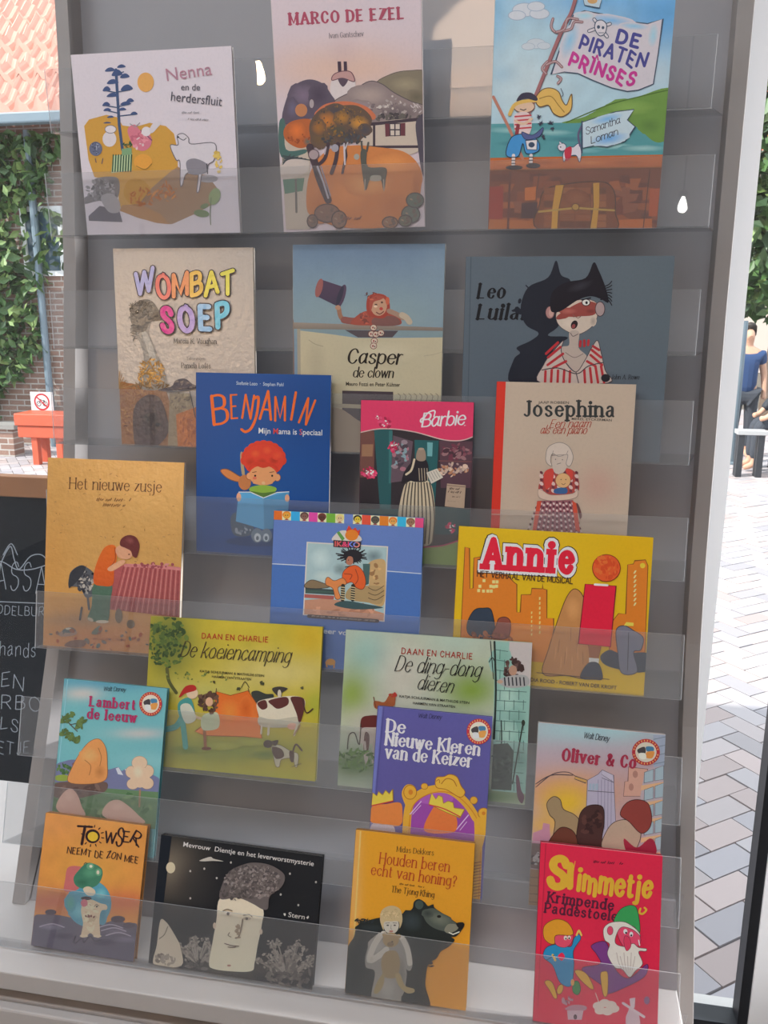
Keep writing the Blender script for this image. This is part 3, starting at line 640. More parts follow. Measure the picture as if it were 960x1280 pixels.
for n in range(1, 10):
    y, z, t = ROW[n]; t = R(t); ey = Vector((0, math.cos(t), -math.sin(t))); ez = Vector((0, math.sin(t), math.cos(t))); o = Vector((0, y, z)); xl, xr = XL.get(n, -0.246), 0.722
    th = 0.0018; dl, dr = [(pf(z, q) + 0.036 - y) / math.cos(t) for q in (0, 1)]
    if n >= 8: dl, dr = min(dl, 0.115), min(dr, 0.115)
    if n == 9: dl = dr = 0.085
    k = MB(); top = -0.0004; fr = -0.0125
    vs = [o + ey * fr + ez * top, o + ey * dl + ez * top, o + ey * dr + ez * top]
    P4 = [Vector((xl, *vs[0].yz)), Vector((xr, *vs[0].yz)), Vector((XI1 - .001, *vs[2].yz)), Vector((XI0 + .001, *vs[1].yz))]
    k.add(P4 + [p - ez * th for p in P4], [(0, 1, 2, 3), (7, 6, 5, 4), (0, 4, 5, 1), (1, 5, 6, 2), (2, 6, 7, 3), (3, 7, 4, 0)])
    s_ = sub(k.build('shelf', M_shelf, None), stand)
    k = MB(); h = 0.087; q = [o + ey * fr + ez * (top - th), o + ey * (fr + .002) + ez * (top - th), o + ey * (fr + .002) + ez * h, o + ey * fr + ez * h]
    k.prism([(p.y, p.z) for p in q], xl, xr); lp = k.build('front_lip', M_acrylic, None); lp.parent = s_; lp.data.materials.append(M_edge)
    for p_ in lp.data.polygons:
        if p_.area < 0.003: p_.material_index = 1
# ---------------------------------------------------------------- the books, each drawn on its own cover
def book(label, row, X, w, h, phi, T, quad, crop, white, spine, hard=True, m=None):
    y, z, t = ROW[row]; t = R(t)
    M = Matrix.Translation((X, y, z)) @ Matrix.Rotation(-t, 4, 'X') @ Matrix.Rotation(-phi, 4, 'Y') @ Matrix.Translation((w / 2, 0, 0))
    root = bpy.data.objects.new('picture_book', None); col.objects.link(root); root.empty_display_size = 0.05; root.matrix_world = M
    tag(root, label, 'book', 'picture books on the display stand')
    cv = Canvas(w, h, quad, crop, white); ct = 0.0018 if hard else 0.0005; ins = 0.0025 if hard else 0.0003
    ms = bpy.data.materials.get('cover_board_' + spine) or mat('cover_board_' + spine, spine, 0.5, 0.03, 200)
    def box(name, a, b, mm): k = MB(); k.box(a, b); return k.build(name, mm, root, bevel=0.0003)
    box('back_cover', (-w / 2, T - ct, 0), (w / 2, T, h), ms)
    box('spine', (-w / 2 - 0.0006, -0.0001, 0), (-w / 2 + 0.0012, T, h), ms)
    pb = MB(); pb.box((-w / 2 + 0.0012, ct, ins), (w / 2 - ins * 1.2, T - ct, h - ins)); pb.build('page_block', M_pages, root)
    cv.fin = lambda: cv.build('front_cover', m or M_print, root, ct)
    return cv

PRINT_LIGHT = 0.80  # top-row covers coloured lighter, in place of stronger light up there
# --- white square book, blue tree and orange sun
c = book('white picture book with a blue tree, orange sun and pink title', 2, -0.1702, 0.2423, 0.2461, 0.0002, 0.009, [(88.7, 68.8), (289.1, 57.6), (300.4, 291.1), (109.9, 293.8)], (60, 40, .27083), 'bdb5b9', 'd8d2d0')
c.bg('bdb4b9')
c.P('b3863c', 168, 435, 190, 405, 270, 383, 322, 395, 345, 432, 400, 440, 470, 420, 545, 435, 582, 470, 598, 540, 600, 640, 560, 690, 500, 740, 400, 815, 330, 812, 322, 690, 215, 670, 188, 590)
c.P('8d6f55', 480, 720, 560, 650, 600, 622, 650, 655, 735, 660, 795, 740, 772, 790, 680, 840, 572, 888, 500, 880, 420, 860, 330, 825, 345, 800, 420, 795)
c.P('9a7046', 330, 825, 350, 800, 430, 798, 520, 840, 560, 888, 500, 882, 410, 855); c.E('8a8588', 740, 678, 45, 18)
c.S('6b6668', 215, 680, 300, 668, 330, 690, 325, 760, 280, 800, 240, 780, 165, 795, 163, 770, 215, 735); c.D(['7c787a', '585457', '8d898b'], 250, 730, 70, 50, 60, 11, 4)
c.P('56525b', 188, 850, 240, 803, 330, 822, 345, 878, 190, 872); c.S('8f8a8c', 245, 765, 290, 745, 330, 780, 330, 830, 280, 830)
c.L('3a4a68', 13, 315, 175, 322, 300, 330, 430, 345, 545)
for x, y, a, b in ((340, 160, 20, 9), (288, 176, 24, 11), (320, 192, 25, 17), (356, 205, 22, 12), (300, 232, 27, 13), (272, 265, 18, 13), (365, 260, 28, 16), (300, 293, 28, 11), (380, 318, 18, 11), (360, 331, 25, 9), (270, 335, 18, 11), (275, 360, 18, 8), (345, 358, 18, 8), (398, 378, 17, 9), (290, 393, 16, 6), (275, 420, 18, 4)): c.S('3b4a6e', x - a, y + b * .6, x - a * .5, y - b * .7, x + a * .3, y - b, x + a, y + b * .2, x, y + b * .7)
for y, x in ((185, 350), (268, 380), (272, 270), (335, 375), (340, 265), (365, 280), (380, 405)): c.L('3a4a68', 5, 322, y + 10, x, y)
c.E('cc9050', 452, 233, 38, 45, n=30)
c.E('bdb5b8', 285, 495, 32, 36); c.E('c0b8ba', 290, 450, 26, 18, line='6a6468', lw=3); c.S('b86a78', 368, 455, 400, 428, 432, 460, 475, 480, 475, 525, 440, 550, 398, 530); c.D(['c8808a', 'a85868', 'd8a8a8'], 425, 500, 40, 40, 22, 9, 2)
c.L('7a4a60', 6, 430, 455, 480, 500); c.E('c2babc', 455, 460, 22, 22); c.S('b9b2b6', 470, 450, 490, 420, 526, 416, 505, 445, 480, 468); c.L('8a8084', 4, 380, 425, 405, 440, 425, 420)
c.P('a2b08c', 300, 572, 390, 560, 388, 640, 294, 652)
for i in range(8): c.L('2c4a35', 6, 303 + i * 12, 568, 299 + i * 12, 645)
c.P('6f8f6a', 342, 540, 388, 535, 388, 565, 342, 572); c.D(['2c4a35', '3c5a40'], 365, 522, 22, 16, 14, 9, 3, 0.3)
c.E('5a5f74', 222, 540, 30, 33); c.D(['3f4458', '8c90a0'], 222, 535, 26, 26, 20, 8, 5, 0.3); c.L('5a5058', 4, 220, 585, 224, 603); c.L('5a5058', 4, 255, 585, 250, 608); c.E('c98a3c', 440, 600, 42, 36); c.C('8a6a34', 4, 410, 620, 450, 635, 480, 610)
c.S('b9b2b6', 598, 480, 625, 470, 650, 490, 662, 518, 770, 515, 768, 590, 742, 612, 735, 645, 712, 655, 700, 730, 688, 735, 694, 645, 640, 655, 622, 705, 612, 705, 610, 600, 592, 590, 566, 525, 602, 522, line='5f5a60', lw=4)
c.S('77737a', 640, 600, 680, 585, 735, 610, 735, 645, 690, 660, 650, 650); c.C('55505a', 4, 600, 485, 625, 500, 640, 490); c.E('2a2a2e', 602, 486, 5, 4); c.L('3a3a40', 5, 735, 610, 738, 655)
c.D(['a8652e', '9a5a2c', 'b87838'], 440, 765, 60, 40, 26, 16, 3, 0.3); c.D(['a8652e', '9a5a2c', 'b87838'], 545, 740, 55, 42, 26, 16, 8, 0.3)
c.E('5f7048', 710, 838, 36, 17, 8); c.E('5f7048', 724, 804, 20, 11, -20); c.E('7c8c60', 770, 760, 26, 40, 20); c.C('5a6844', 4, 755, 765, 750, 830, 752, 890); c.D(['b8984a', 'c8a85a'], 785, 600, 18, 50, 24, 9, 6)
c.B('Nenna', '9d7280', 552, 228, 760, 198, 58, 0); c.B('en de', '44424c', 616, 270, 703, 271, 30, 0); c.B('herdersfluit', '44424c', 568, 318, 803, 343, 42, 0)
c.X('8a8488', 620, 378, 724, 378, 11); c.X('8a8488', 648, 408, 746, 412, 11, 5)
c.fin()

# --- donkey book
c = book('tall book with maroon capital title over an orange field and dark trees', 2, 0.1388, 0.2052, 0.325, 0.0236, 0.009, [(337.3, -26.4), (525.7, -44.8), (530.7, 283.3), (355.2, 290.4)], (320, 0, .27083), 'bcacb0', 'd0c4c0')
c.bg('b3a5a9', [(430, 320, 400, 120, 'b89a8a', .9), (400, 230, 60, 60, 'a89090', .4)])
c.T('MARCO DE EZEL', '8f3d50', 158, 114, 680, 86, 50, w=22, con=.5, serif=7, gap=18)
c.T('Ivan Gantschev', '4a4248', 340, 178, 497, 168, 24, w=8, con=.5, serif=4, gap=14)
c.S('6f6656', 555, 390, 620, 345, 700, 328, 800, 340, 790, 480, 700, 490, 640, 450, line='4a443e', lw=3); c.G('857a64', '6f6656', 690, 390, 80, 40); c.G('5a5244', '6f6656', 740, 450, 50, 40)
c.P('3a2c3a', 377, 285, 393, 285, 395, 340, 380, 340); c.P('3a2c3a', 405, 285, 420, 285, 422, 340, 407, 340)
c.S('b5aaa8', 352, 370, 400, 355, 450, 365, 460, 400, 440, 450, 370, 460, 345, 430); c.S('a07c78', 352, 372, 360, 345, 400, 330, 440, 335, 455, 378, 400, 362, line='5a3a44', lw=4); c.S('4a3c48', 380, 365, 425, 368, 402, 402)
c.S('7a6c6a', 360, 475, 450, 420, 522, 377, 580, 388, 640, 430, 720, 470, 800, 500, 800, 580, 540, 575, 450, 520, line='4e4648', lw=4); c.G('94847e', '7a6c6a', 520, 440, 100, 50); c.G('5c5254', '7a6c6a', 660, 520, 110, 46); c.G('86767a', '7a6c6a', 480, 500, 70, 40); c.D(['8f8480', '665a5c'], 620, 500, 120, 50, 50, 8, 7); c.D(['a8a09a'], 610, 480, 60, 40, 8, 7, 2, 1)
c.D(['3f3a3c', '55504c'], 650, 545, 110, 18, 40, 12, 5); c.D(['a39a98'], 740, 505, 25, 25, 12, 9, 6, .3)
c.S('4e4552', 125, 570, 148, 440, 190, 388, 250, 368, 310, 388, 350, 440, 362, 472, 300, 520, 245, 550); c.G('6a5c6c', '4e4552', 220, 440, 70, 60); c.G('3e3644', '4e4552', 290, 440, 50, 60); c.G('5a5468', '4e4552', 170, 500, 30, 50); c.E('8f8486', 258, 480, 12, 22, line='4a3c44', lw=3); c.E('a06a48', 210, 510, 28, 30)
c.S('a89a8c', 470, 660, 500, 590, 548, 565, 765, 558, 760, 690, 640, 720, 500, 700); c.L('3a3038', 15, 525, 575, 790, 548); c.L('3a3038', 11, 546, 575, 546, 680); c.L('3a3038', 12, 470, 680, 760, 678)
c.P('5a3038', 596, 572, 618, 572, 620, 630, 598, 632); c.P('5a3038', 666, 570, 690, 568, 690, 628, 668, 628); c.P('b0a498', 618, 573, 666, 572, 666, 627, 620, 628, line='3a3038', lw=4); c.L('3a3038', 6, 642, 572, 642, 628); c.L('3a3038', 6, 618, 600, 666, 600); c.S('45404a', 740, 560, 800, 540, 800, 830, 768, 800, 748, 680)
c.P('a39688', 115, 640, 250, 650, 250, 1060, 140, 1060); c.S('3f5a55', 108, 570, 135, 560, 140, 690, 230, 690, 220, 712, 118, 725); c.P('4d6b5a', 125, 830, 225, 822, 216, 882, 135, 896); c.L('5a5450', 10, 185, 830, 188, 980); c.S('a89c94', 120, 750, 200, 735, 245, 752, 228, 800, 124, 825)
for i in range(6): c.L('3a3f42', 5, 125, 760 - i * 8, 160 + i * 18, 715 + i * 5)
c.S(('ad6c3e', 'a8683c'), 235, 960, 250, 800, 330, 695, 450, 672, 560, 680, 680, 700, 750, 760, 768, 840, 722, 920, 705, 1000, 600, 1050, 400, 1050, 280, 1010); [c.G(q, 'aa6a3d', x, y, a, b_) for q, x, y, a, b_ in (('bc7c48', 620, 760, 120, 60), ('b87440', 420, 900, 110, 80), ('9c5e36', 300, 960, 60, 80), ('9e6038', 640, 950, 90, 70), ('c08450', 520, 850, 120, 60), ('985a34', 740, 860, 24, 80))]
c.C('a85f42', 30, 285, 530, 330, 495, 420, 484, 500, 505, 540, 540)
c.S('9a522e', 130, 600, 170, 560, 252, 552, 270, 600, 252, 665, 200, 685, 140, 650); c.G('c26430', '96502e', 190, 605, 48, 48); c.G('4a5650', '96502e', 240, 655, 22, 22); c.D(['7a3c24', '8a4628'], 200, 640, 50, 20, 16, 7, 2)
c.S('54443a', 250, 570, 300, 505, 380, 490, 470, 490, 532, 540, 525, 590, 480, 645, 420, 665, 330, 672, 290, 690, 255, 640); [c.G(q, '54443a', x, y, a, b_) for q, x, y, a, b_ in (('5f4a34', 300, 640, 50, 45), ('3c3a40', 430, 630, 70, 34), ('3f3e46', 370, 520, 60, 40), ('a8682e', 330, 560, 50, 50), ('96682f', 400, 545, 44, 36), ('b07a34', 475, 568, 50, 36), ('404048', 505, 600, 34, 30), ('8a5a2c', 290, 590, 36, 40), ('46443a', 380, 600, 50, 24))]; c.D(['3a3a3e', '40444a', '4c4234'], 400, 640, 120, 26, 50, 8, 8); c.D(['6a5032', '7a5a30', '443c3a'], 390, 560, 120, 70, 90, 6, 5)
c.C('3d3238', 34, 250, 680, 275, 760, 300, 840, 335, 925); c.C('3d3238', 16, 335, 665, 320, 730, 280, 770); c.C('3d3238', 18, 380, 665, 370, 740, 350, 800); c.L('3d3238', 12, 410, 660, 418, 720, 400, 800); c.L('8f8a92', 9, 285, 770, 312, 840, 335, 915); c.L('77727c', 6, 302, 770, 345, 905)
c.E('8f7f80', 268, 715, 24, 24, line='4a3c40', lw=4); c.E('86828a', 366, 685, 17, 18); c.L('a8a0a4', 8, 408, 665, 412, 760); c.L('a8a0a4', 6, 425, 660, 412, 690); c.L('9a9096', 7, 325, 680, 318, 712)
c.S('4a4a44', 483, 722, 492, 690, 512, 700, 518, 770, 600, 776, 600, 830, 595, 872, 588, 875, 575, 830, 530, 828, 512, 875, 504, 872, 496, 830); c.L('4a4844', 9, 492, 695, 488, 658); c.L('4a4844', 9, 512, 700, 520, 660); c.E('8a8880', 466, 725, 13, 14); c.S('8a867a', 530, 835, 575, 835, 575, 812, 535, 812); c.L('8a8074', 5, 505, 830, 503, 878); c.L('8a8074', 5, 590, 830, 592, 880)
for x, y, a, b, q in ((330, 985, 58, 42, '6e5348'), (262, 1022, 24, 30, '6a5248'), (385, 1015, 34, 40, '73584a'), (620, 1028, 36, 27, '7a5a46'), (715, 990, 42, 40, '565c54'), (735, 925, 40, 34, '50584e'), (690, 1020, 30, 26, '5c5a4e')): c.E(q, x, y, a, b, line='3e3434', lw=5); c.D(['857060', '5c4c44'], x, y, a * .6, b * .6, 6, 10, 3)
c.X('6a4438', 405, 1018, 498, 1016, 20)
c.fin()

# --- pirate girl
c = book('tall sky blue book with a white flag, ship rail and treasure chest', 2, 0.4326, 0.2250, 0.2993, -0.0066, 0.008, [(619.8, -18.0), (847.1, -31.1), (820.7, 285.2), (609.9, 286.8)], (590, 0, .28125), 'b8b0b2', '9ab0bc')
c.bg('96b0ba', [(860, 60, 240, 200, '4f8ab8', .9), (560, -20, 300, 110, '5590bc', .8), (100, 40, 60, 200, '6f9cb8', .8), (250, 380, 200, 160, 'a9b8bc', .9), (130, 330, 60, 40, '8aa6b4', .8), (800, 330, 120, 80, 'a6b4bc', .7)], wob=.08)
for x, y, a in ((235, 45, 1), (300, 62, .8), (200, 70, .7), (285, 30, .7)): c.E('b0b4ba', x, y, 55 * a, 30 * a, line='8a98a8', lw=3)
for x, y, a in ((285, 195, 1), (320, 205, .7), (250, 208, .7)): c.E('aab2b8', x, y, 42 * a, 22 * a, line='8c9aa6', lw=2)
c.P('4a8286', 78, 552, 480, 545, 870, 535, 850, 695, 80, 705); [c.G(q, '4a8286', x, y, 110, 16) for q, x, y in (('7fa6a6', 350, 590), ('8cb0ae', 620, 650), ('3c7078', 200, 640), ('6f9c9e', 480, 670), ('86a8a6', 760, 660), ('3a6e76', 420, 620), ('7aa2a2', 160, 580))]
c.S('5f7f3e', 400, 548, 500, 520, 600, 468, 740, 430, 890, 400, 880, 600, 845, 632, 800, 625, 720, 560, 600, 545); c.G('76954c', '5f7f3e', 700, 480, 120, 40); c.G('52713a', '5f7f3e', 790, 560, 60, 40); c.G('6f8f48', '5f7f3e', 600, 515, 80, 20); c.C('44602c', 5, 420, 545, 600, 470, 740, 432, 870, 402)
c.P('a2582f', 78, 703, 850, 688, 846, 742, 76, 758); [c.G(q, 'a2582f', x, 724, 90, 12) for q, x in (('b56c3c', 180), ('8f4c28', 330), ('b06a3a', 520), ('944e2a', 690))]; c.P('6b3a28', 76, 758, 846, 742, 825, 1030, 70, 1030)
g = random.Random(5)
for i in range(60):
    x, y = g.uniform(80, 800), g.uniform(765, 1000); k = g.choice(['7a4028', '5c3024', '8a4a2a', '6a3426', '804a34', '94502c']); c.P(k, x, y, x + g.uniform(40, 90), y - 2, x + g.uniform(40, 90), y + g.uniform(25, 60), x - 2, y + g.uniform(25, 55))
for q in (('8a2f24', 78, 832, 140, 828, 136, 975, 75, 975), ('b5622a', 235, 836, 285, 830, 282, 890, 235, 892), ('44282a', 220, 905, 292, 898, 285, 972, 218, 972), ('a04a28', 790, 840, 835, 838, 822, 962, 785, 962), ('a05a2c', 78, 975, 360, 985, 360, 1028, 72, 1028), ('a85a2a', 560, 980, 800, 972, 800, 1024, 550, 1028), ('5a3028', 165, 765, 175, 765, 165, 1020, 155, 1020)): c.P(*q)
c.L('3a2420', 4, 790, 760, 760, 1020); c.L('3a2420', 3, 300, 770, 290, 840); c.L('8a5a34', 4, 76, 758, 846, 744)
c.S('703c22', 297, 1020, 300, 910, 325, 845, 400, 822, 520, 808, 600, 815, 634, 860, 636, 940, 625, 1025, line='2e1c18', lw=4); [c.P(g.choice(['7c4628', '5e321f', '8c5230', '84492a']), x, y, x + 66, y, x + 66, y + 26, x, y + 26) for x in range(320, 600, 70) for y in range(835, 1000, 30)]; c.G('8a5030', '703c22', 465, 880, 60, 40)
c.P('b8862e', 372, 825, 408, 822, 384, 930, 378, 1026, 352, 1026, 358, 920); c.P('b8862e', 538, 815, 566, 813, 566, 900, 552, 1026, 524, 1026, 540, 920); c.L('4a2e1c', 3, 410, 822, 386, 930, 380, 1026); c.L('4a2e1c', 3, 537, 815, 539, 920, 523, 1026)
c.L('a8863e', 9, 298, 942, 460, 925, 632, 936); c.E('a8803a', 460, 921, 16, 15, line='4a2e1c', lw=3)
c.L('a06a5a', 13, 95, 432, 160, 560, 225, 705)
c.P('b3adb2', 452, 66, 500, 50, 580, 64, 680, 96, 780, 107, 848, 86, 828, 235, 806, 375, 740, 402, 690, 408, 620, 392, 540, 360, 470, 328, 410, 322, 352, 332, 400, 190, line='39465a', lw=5); c.G('6c9cc4', 'b3adb2', 620, 92, 120, 26, 8); c.G('7aa6c6', 'b3adb2', 720, 118, 70, 16, 5); c.G('7aa6c4', 'b3adb2', 436, 180, 36, 90, 20); c.G('8cb0c6', 'b3adb2', 805, 160, 24, 60, 8); c.G('8cb2c8', 'b3adb2', 500, 72, 50, 20)
c.T('DE', '3f3f7a', 642, 188, 735, 213, 54, w=19, gap=26); c.T('PIRATEN', '3f3f7a', 478, 214, 762, 306, 60, w=17, gap=24, jig=3); c.T('PRINSES', 'a8327a', 432, 288, 712, 386, 56, w=19, gap=24, jig=3); c.C('a8327a', 6, 545, 272, 535, 252, 548, 262, 556, 248, 560, 268)
c.L('39465a', 17, 543, 88, 600, 165); c.L('39465a', 17, 613, 108, 520, 140); c.L('b8b2b6', 10, 543, 88, 600, 165); c.L('b8b2b6', 10, 613, 108, 520, 140); c.S('bab4b8', 545, 125, 552, 98, 578, 92, 598, 112, 592, 148, 572, 162, 556, 150, line='39465a', lw=4); c.E('39465a', 562, 122, 7, 8); c.E('39465a', 582, 125, 6, 7); c.L('39465a', 3, 562, 148, 586, 148)
c.C('8a5a5c', 17, 462, -10, 440, 60, 405, 125, 345, 270, 318, 340, 290, 410, 205, 625); c.C('5a3a44', 3, 470, -10, 448, 60, 412, 130, 353, 272, 300, 405)
for q in ((360, 85, 352, 120, 372, 145, 405, 140), (405, 140, 440, 130, 455, 100, 490, 100), (375, 145, 410, 130, 425, 85, 470, 88), (335, 275, 312, 305, 330, 330), (330, 290, 370, 275, 400, 300), (380, 340, 396, 352, 382, 372)): c.C('7a5a5c', 12, *q); c.C('a0888a', 5, *q)
c.P('9fb0b8', 490, -20, 578, -6, 566, 38, 500, 25, line='39465a', lw=3); c.E('b08a5a', 535, 5, 22, 14)
c.S('c79a52', 282, 442, 310, 402, 350, 393, 385, 410, 402, 450, 420, 468, 436, 430, 444, 425, 440, 490, 400, 520, 362, 505, 340, 470, 300, 476, line='5a4030', lw=4); c.C('8a6430', 4, 300, 440, 350, 430, 385, 470, 410, 500); c.C('39465a', 3, 395, 395, 405, 420, 400, 430)
c.E('cda088', 232, 475, 47, 28, line='5a3a34', lw=3); c.C('c89a50', 16, 285, 448, 235, 452, 190, 468, 168, 510); c.S('333040', 198, 452, 220, 418, 262, 414, 290, 436, 285, 450, 240, 440); c.L('2a2a34', 4, 215, 487, 230, 492, 240, 487)
c.S('c0aaa8', 190, 512, 250, 503, 266, 560, 246, 605, 195, 592); [c.L('a83a40', 7, 192, 520 + i * 18, 262, 514 + i * 18) for i in range(4)]; c.C('cda088', 12, 195, 540, 230, 552, 265, 530); c.L('7a3038', 16, 205, 560, 195, 625)
c.S('3a7cae', 176, 612, 240, 598, 292, 625, 296, 672, 242, 684, 226, 640, 205, 697, 152, 690, line='28384a', lw=4); c.P('c0b8b8', 238, 626, 290, 622, 288, 668, 245, 666, line='28384a', lw=3); c.E('39465a', 265, 645, 14, 12); c.S('47507a', 222, 588, 270, 602, 316, 568, 300, 608, 240, 622, line='28304a', lw=3)
for x in (185, 263): c.L('c0b4b0', 15, x, 692, x - 2, 740); [c.L('2a2a30', 4, x - 9, 700 + i * 14, x + 8, 700 + i * 14) for i in range(3)]
c.E('2a2a30', 188, 746, 38, 10); c.E('2a2a30', 272, 738, 32, 12)
for x, y in ((298, 520), (305, 550), (350, 548), (358, 574), (318, 610), (642, 575)): c.D(['333444'], x, y, 4, 4, 6, 12, int(x), .2)
c.S('b8b4ba', 405, 682, 430, 655, 450, 655, 474, 640, 486, 680, 478, 722, 462, 692, 425, 700, 408, 720, line='39465a', lw=3); c.E('b8b4ba', 400, 655, 19, 18, line='39465a', lw=3); c.P('b8b4ba', 388, 643, 388, 628, 402, 640, line='39465a', lw=2); c.S('a83040', 412, 668, 442, 655, 438, 702, 418, 715); c.E('2a2a34', 394, 655, 3, 3); c.C('55506a', 9, 480, 650, 472, 600, 488, 560)
c.L('39465a', 7, 489, 542, 488, 680); c.P('a6b6c6', 490, 545, 560, 522, 640, 498, 720, 488, 690, 535, 725, 565, 680, 630, 600, 655, 545, 648, 490, 660, line='39465a', lw=4); c.G('5a90c4', 'a6b6c6', 610, 618, 90, 30, -10); c.G('6a9ac6', 'a6b6c6', 600, 530, 80, 22, -14)
c.T('S@m@nth@', '2a3040', 508, 600, 658, 548, 30, w=7, sl=.3, gap=9); c.T('Lom@n', '2a3040', 530, 640, 648, 600, 30, w=7, sl=.3, gap=10)
c.fin()

PRINT_LIGHT = 0.60  # lower rows coloured darker, their weaker light put into the print
# --- emu
c = book('white paperback with a grey emu and rainbow balloon title on the left', 4, -0.1353, 0.2226, 0.2977, -0.0024, 0.008, [(141.5, 310.8), (316.3, 309.3), (320.1, 560.8), (152.5, 554.8)], (120, 290, .22917), 'ab9f96', 'bdb5ac', False, M_gloss)
c.bg('a3988e')
c.S('8a5c38', 120, 850, 180, 825, 250, 840, 330, 850, 395, 900, 400, 1180, 120, 1190); c.D(['9a6a3e', '7a4c30', 'a87a48', '6a4430', '86583a'], 220, 980, 110, 150, 240, 16, 3, .2)
c.S('7d7872', 205, 500, 300, 480, 288, 540, 325, 640, 378, 770, 380, 850, 240, 850, 262, 700, 240, 600, 200, 540); c.S('96918a', 250, 540, 285, 560, 330, 690, 350, 770, 320, 760, 280, 640)
c.S('5c5854', 188, 460, 205, 400, 258, 368, 310, 380, 348, 432, 385, 470, 340, 482, 298, 492, 272, 540, 222, 545, 198, 505); c.D(['4a4642', '6f6b66', '3a3734'], 250, 420, 65, 45, 70, 13, 6, .25); c.D(['55504c', '6a655f'], 212, 510, 26, 110, 50, 13, 8, .2)
for i in range(16): c.L('3a3633', 3, 200 + i * 7, 400 - abs(i - 8) * -1, 182 + i * 8, 375 + abs(i - 8) * 3)
c.S('4f4a46', 318, 440, 352, 438, 388, 470, 340, 482, 300, 478); c.L('2e2a28', 3, 320, 462, 384, 470); c.E('17171a', 226, 436, 9, 9); c.E('b0a8a0', 229, 433, 3, 3)
c.D(['a87a3c', '8a6430', 'b88a4a', '7a5a38', '94703c'], 305, 775, 75, 80, 110, 16, 7, .25); c.D(['6a5238'], 300, 840, 100, 20, 30, 18, 9, .2)
for i in range(7): c.L('8a6a44', 4, 128, 830 + i * 4, 122 + i * 11, 745 + i * 16)
c.S('4a3a3a', 215, 950, 280, 890, 350, 905, 388, 1000, 398, 1090, 330, 1170, 225, 1170, 205, 1060); c.G('2c2426', '4a3a3a', 305, 1040, 60, 90); c.G('5e4a46', '4a3a3a', 260, 960, 30, 40); c.D(['3a2e30', '564440', '2e2628'], 300, 1030, 85, 115, 160, 9, 4, .25); c.E('1c1618', 340, 1050, 12, 10); c.E('2a2020', 300, 1010, 30, 22); c.L('8a7868', 8, 425, 1020, 420, 1090)
c.P('85765f', 405, 880, 515, 880, 560, 1180, 395, 1180); c.D(['96866a', '74654f', '5c4c40'], 465, 930, 50, 50, 40, 12, 3); c.P('a8602c', 440, 995, 560, 950, 565, 1185, 450, 1185); c.D(['b86c34', '94502a'], 500, 1080, 50, 90, 30, 22, 5, .3); c.L('3a3032', 5, 515, 870, 530, 940, 545, 1010)
c.S('48444a', 343, 862, 415, 842, 438, 810, 488, 800, 528, 828, 560, 848, 440, 872); c.L('2e2a2e', 4, 345, 864, 440, 862, 555, 846)
c.T('WOMBAT', 'c9b24a', 222, 350, 752, 346, 118, w=16, gap=16, out=('2a2430', 6), cols=['8f8fb4', 'c4625a', 'c97a52', 'cc9a4a', 'c9b24a', 'c9b84e'], jig=3)
c.T('SOEP', 'b8327a', 368, 533, 720, 520, 122, w=20, gap=28, out=('2a2430', 7), cols=['b8327a', '9a86b4', '7fa3c0', '5fa8bc'], jig=2)
c.T('Marcia K. Vaughan', '3a3430', 430, 608, 661, 611, 28, w=10, con=.45, serif=3); c.T('Tekeningen', '4a423e', 498, 699, 598, 699, 16, w=8, con=.4, serif=4); c.T('Pamela Lofts', '3a3430', 471, 742, 628, 744, 28, w=10, con=.45, serif=3)
c.fin()

# --- clown with a top hat
c = book('picture book with a clown lifting a top hat over a cream sheet', 4, 0.1478, 0.2235, 0.3004, -0.0042, 0.008, [(366.1, 305.9), (556.5, 304.6), (549.3, 568.8), (367.4, 561.9)], (340, 290, .25), 'aba08e', 'b0a89a')
c.bg('66798a', [(480, 420, 700, 170, '77898c', .9), (480, 60, 600, 90, '5a6c80', .8), (860, 250, 120, 200, '728490', .5)], wob=.03)
c.P('6f8084', 130, 480, 855, 490, 858, 530, 135, 500); c.P('a39a80', 132, 492, 300, 512, 425, 530, 620, 530, 860, 527, 850, 1100, 132, 1100); c.G('aca38a', 'a39a80', 560, 600, 200, 60); c.G('999078', 'a39a80', 220, 640, 60, 120); c.C('8a816c', 4, 185, 540, 215, 560, 255, 572); c.C('958c76', 3, 760, 620, 810, 612, 850, 600)
c.L('6a4a40', 9, 104, 440, 112, 1000); c.L('8a8272', 16, 134, 485, 138, 1000)
c.P('484044', 365, 490, 632, 494, 602, 527, 430, 527); c.P(('857a6e', '6a6058'), 108, 452, 860, 478, 860, 495, 108, 484)
c.C('86604c', 22, 335, 385, 342, 420, 362, 447); c.C('7a4a44', 34, 360, 440, 410, 446, 450, 440); c.S('8a4438', 395, 460, 430, 415, 480, 395, 520, 425, 600, 400, 645, 440, 630, 466, 500, 468); c.D(['a05040', '6a3a34', '7a4038'], 470, 435, 45, 25, 20, 10, 4); c.S('6a4844', 510, 430, 600, 420, 640, 445, 620, 468, 510, 466)
c.P(('4a3a4a', '3a3444'), 246, 238, 350, 272, 328, 372, 226, 322); c.E('84504c', 236, 280, 17, 48, 14); c.E('4a3c4c', 346, 322, 19, 62, 18); c.E('32303e', 340, 320, 12, 52, 18); c.E('9a745c', 330, 378, 14, 12)
c.S('8a3a30', 472, 372, 482, 322, 530, 308, 575, 325, 590, 385, 560, 430, 500, 425, 480, 410); c.E('a37e66', 535, 372, 40, 48, 8); c.S('8f4438', 488, 345, 520, 318, 560, 325, 545, 338, 510, 350, 500, 380, 492, 400); c.D(['6a3028', 'a85844', '40302c'], 500, 320, 40, 18, 16, 9, 5, .3)
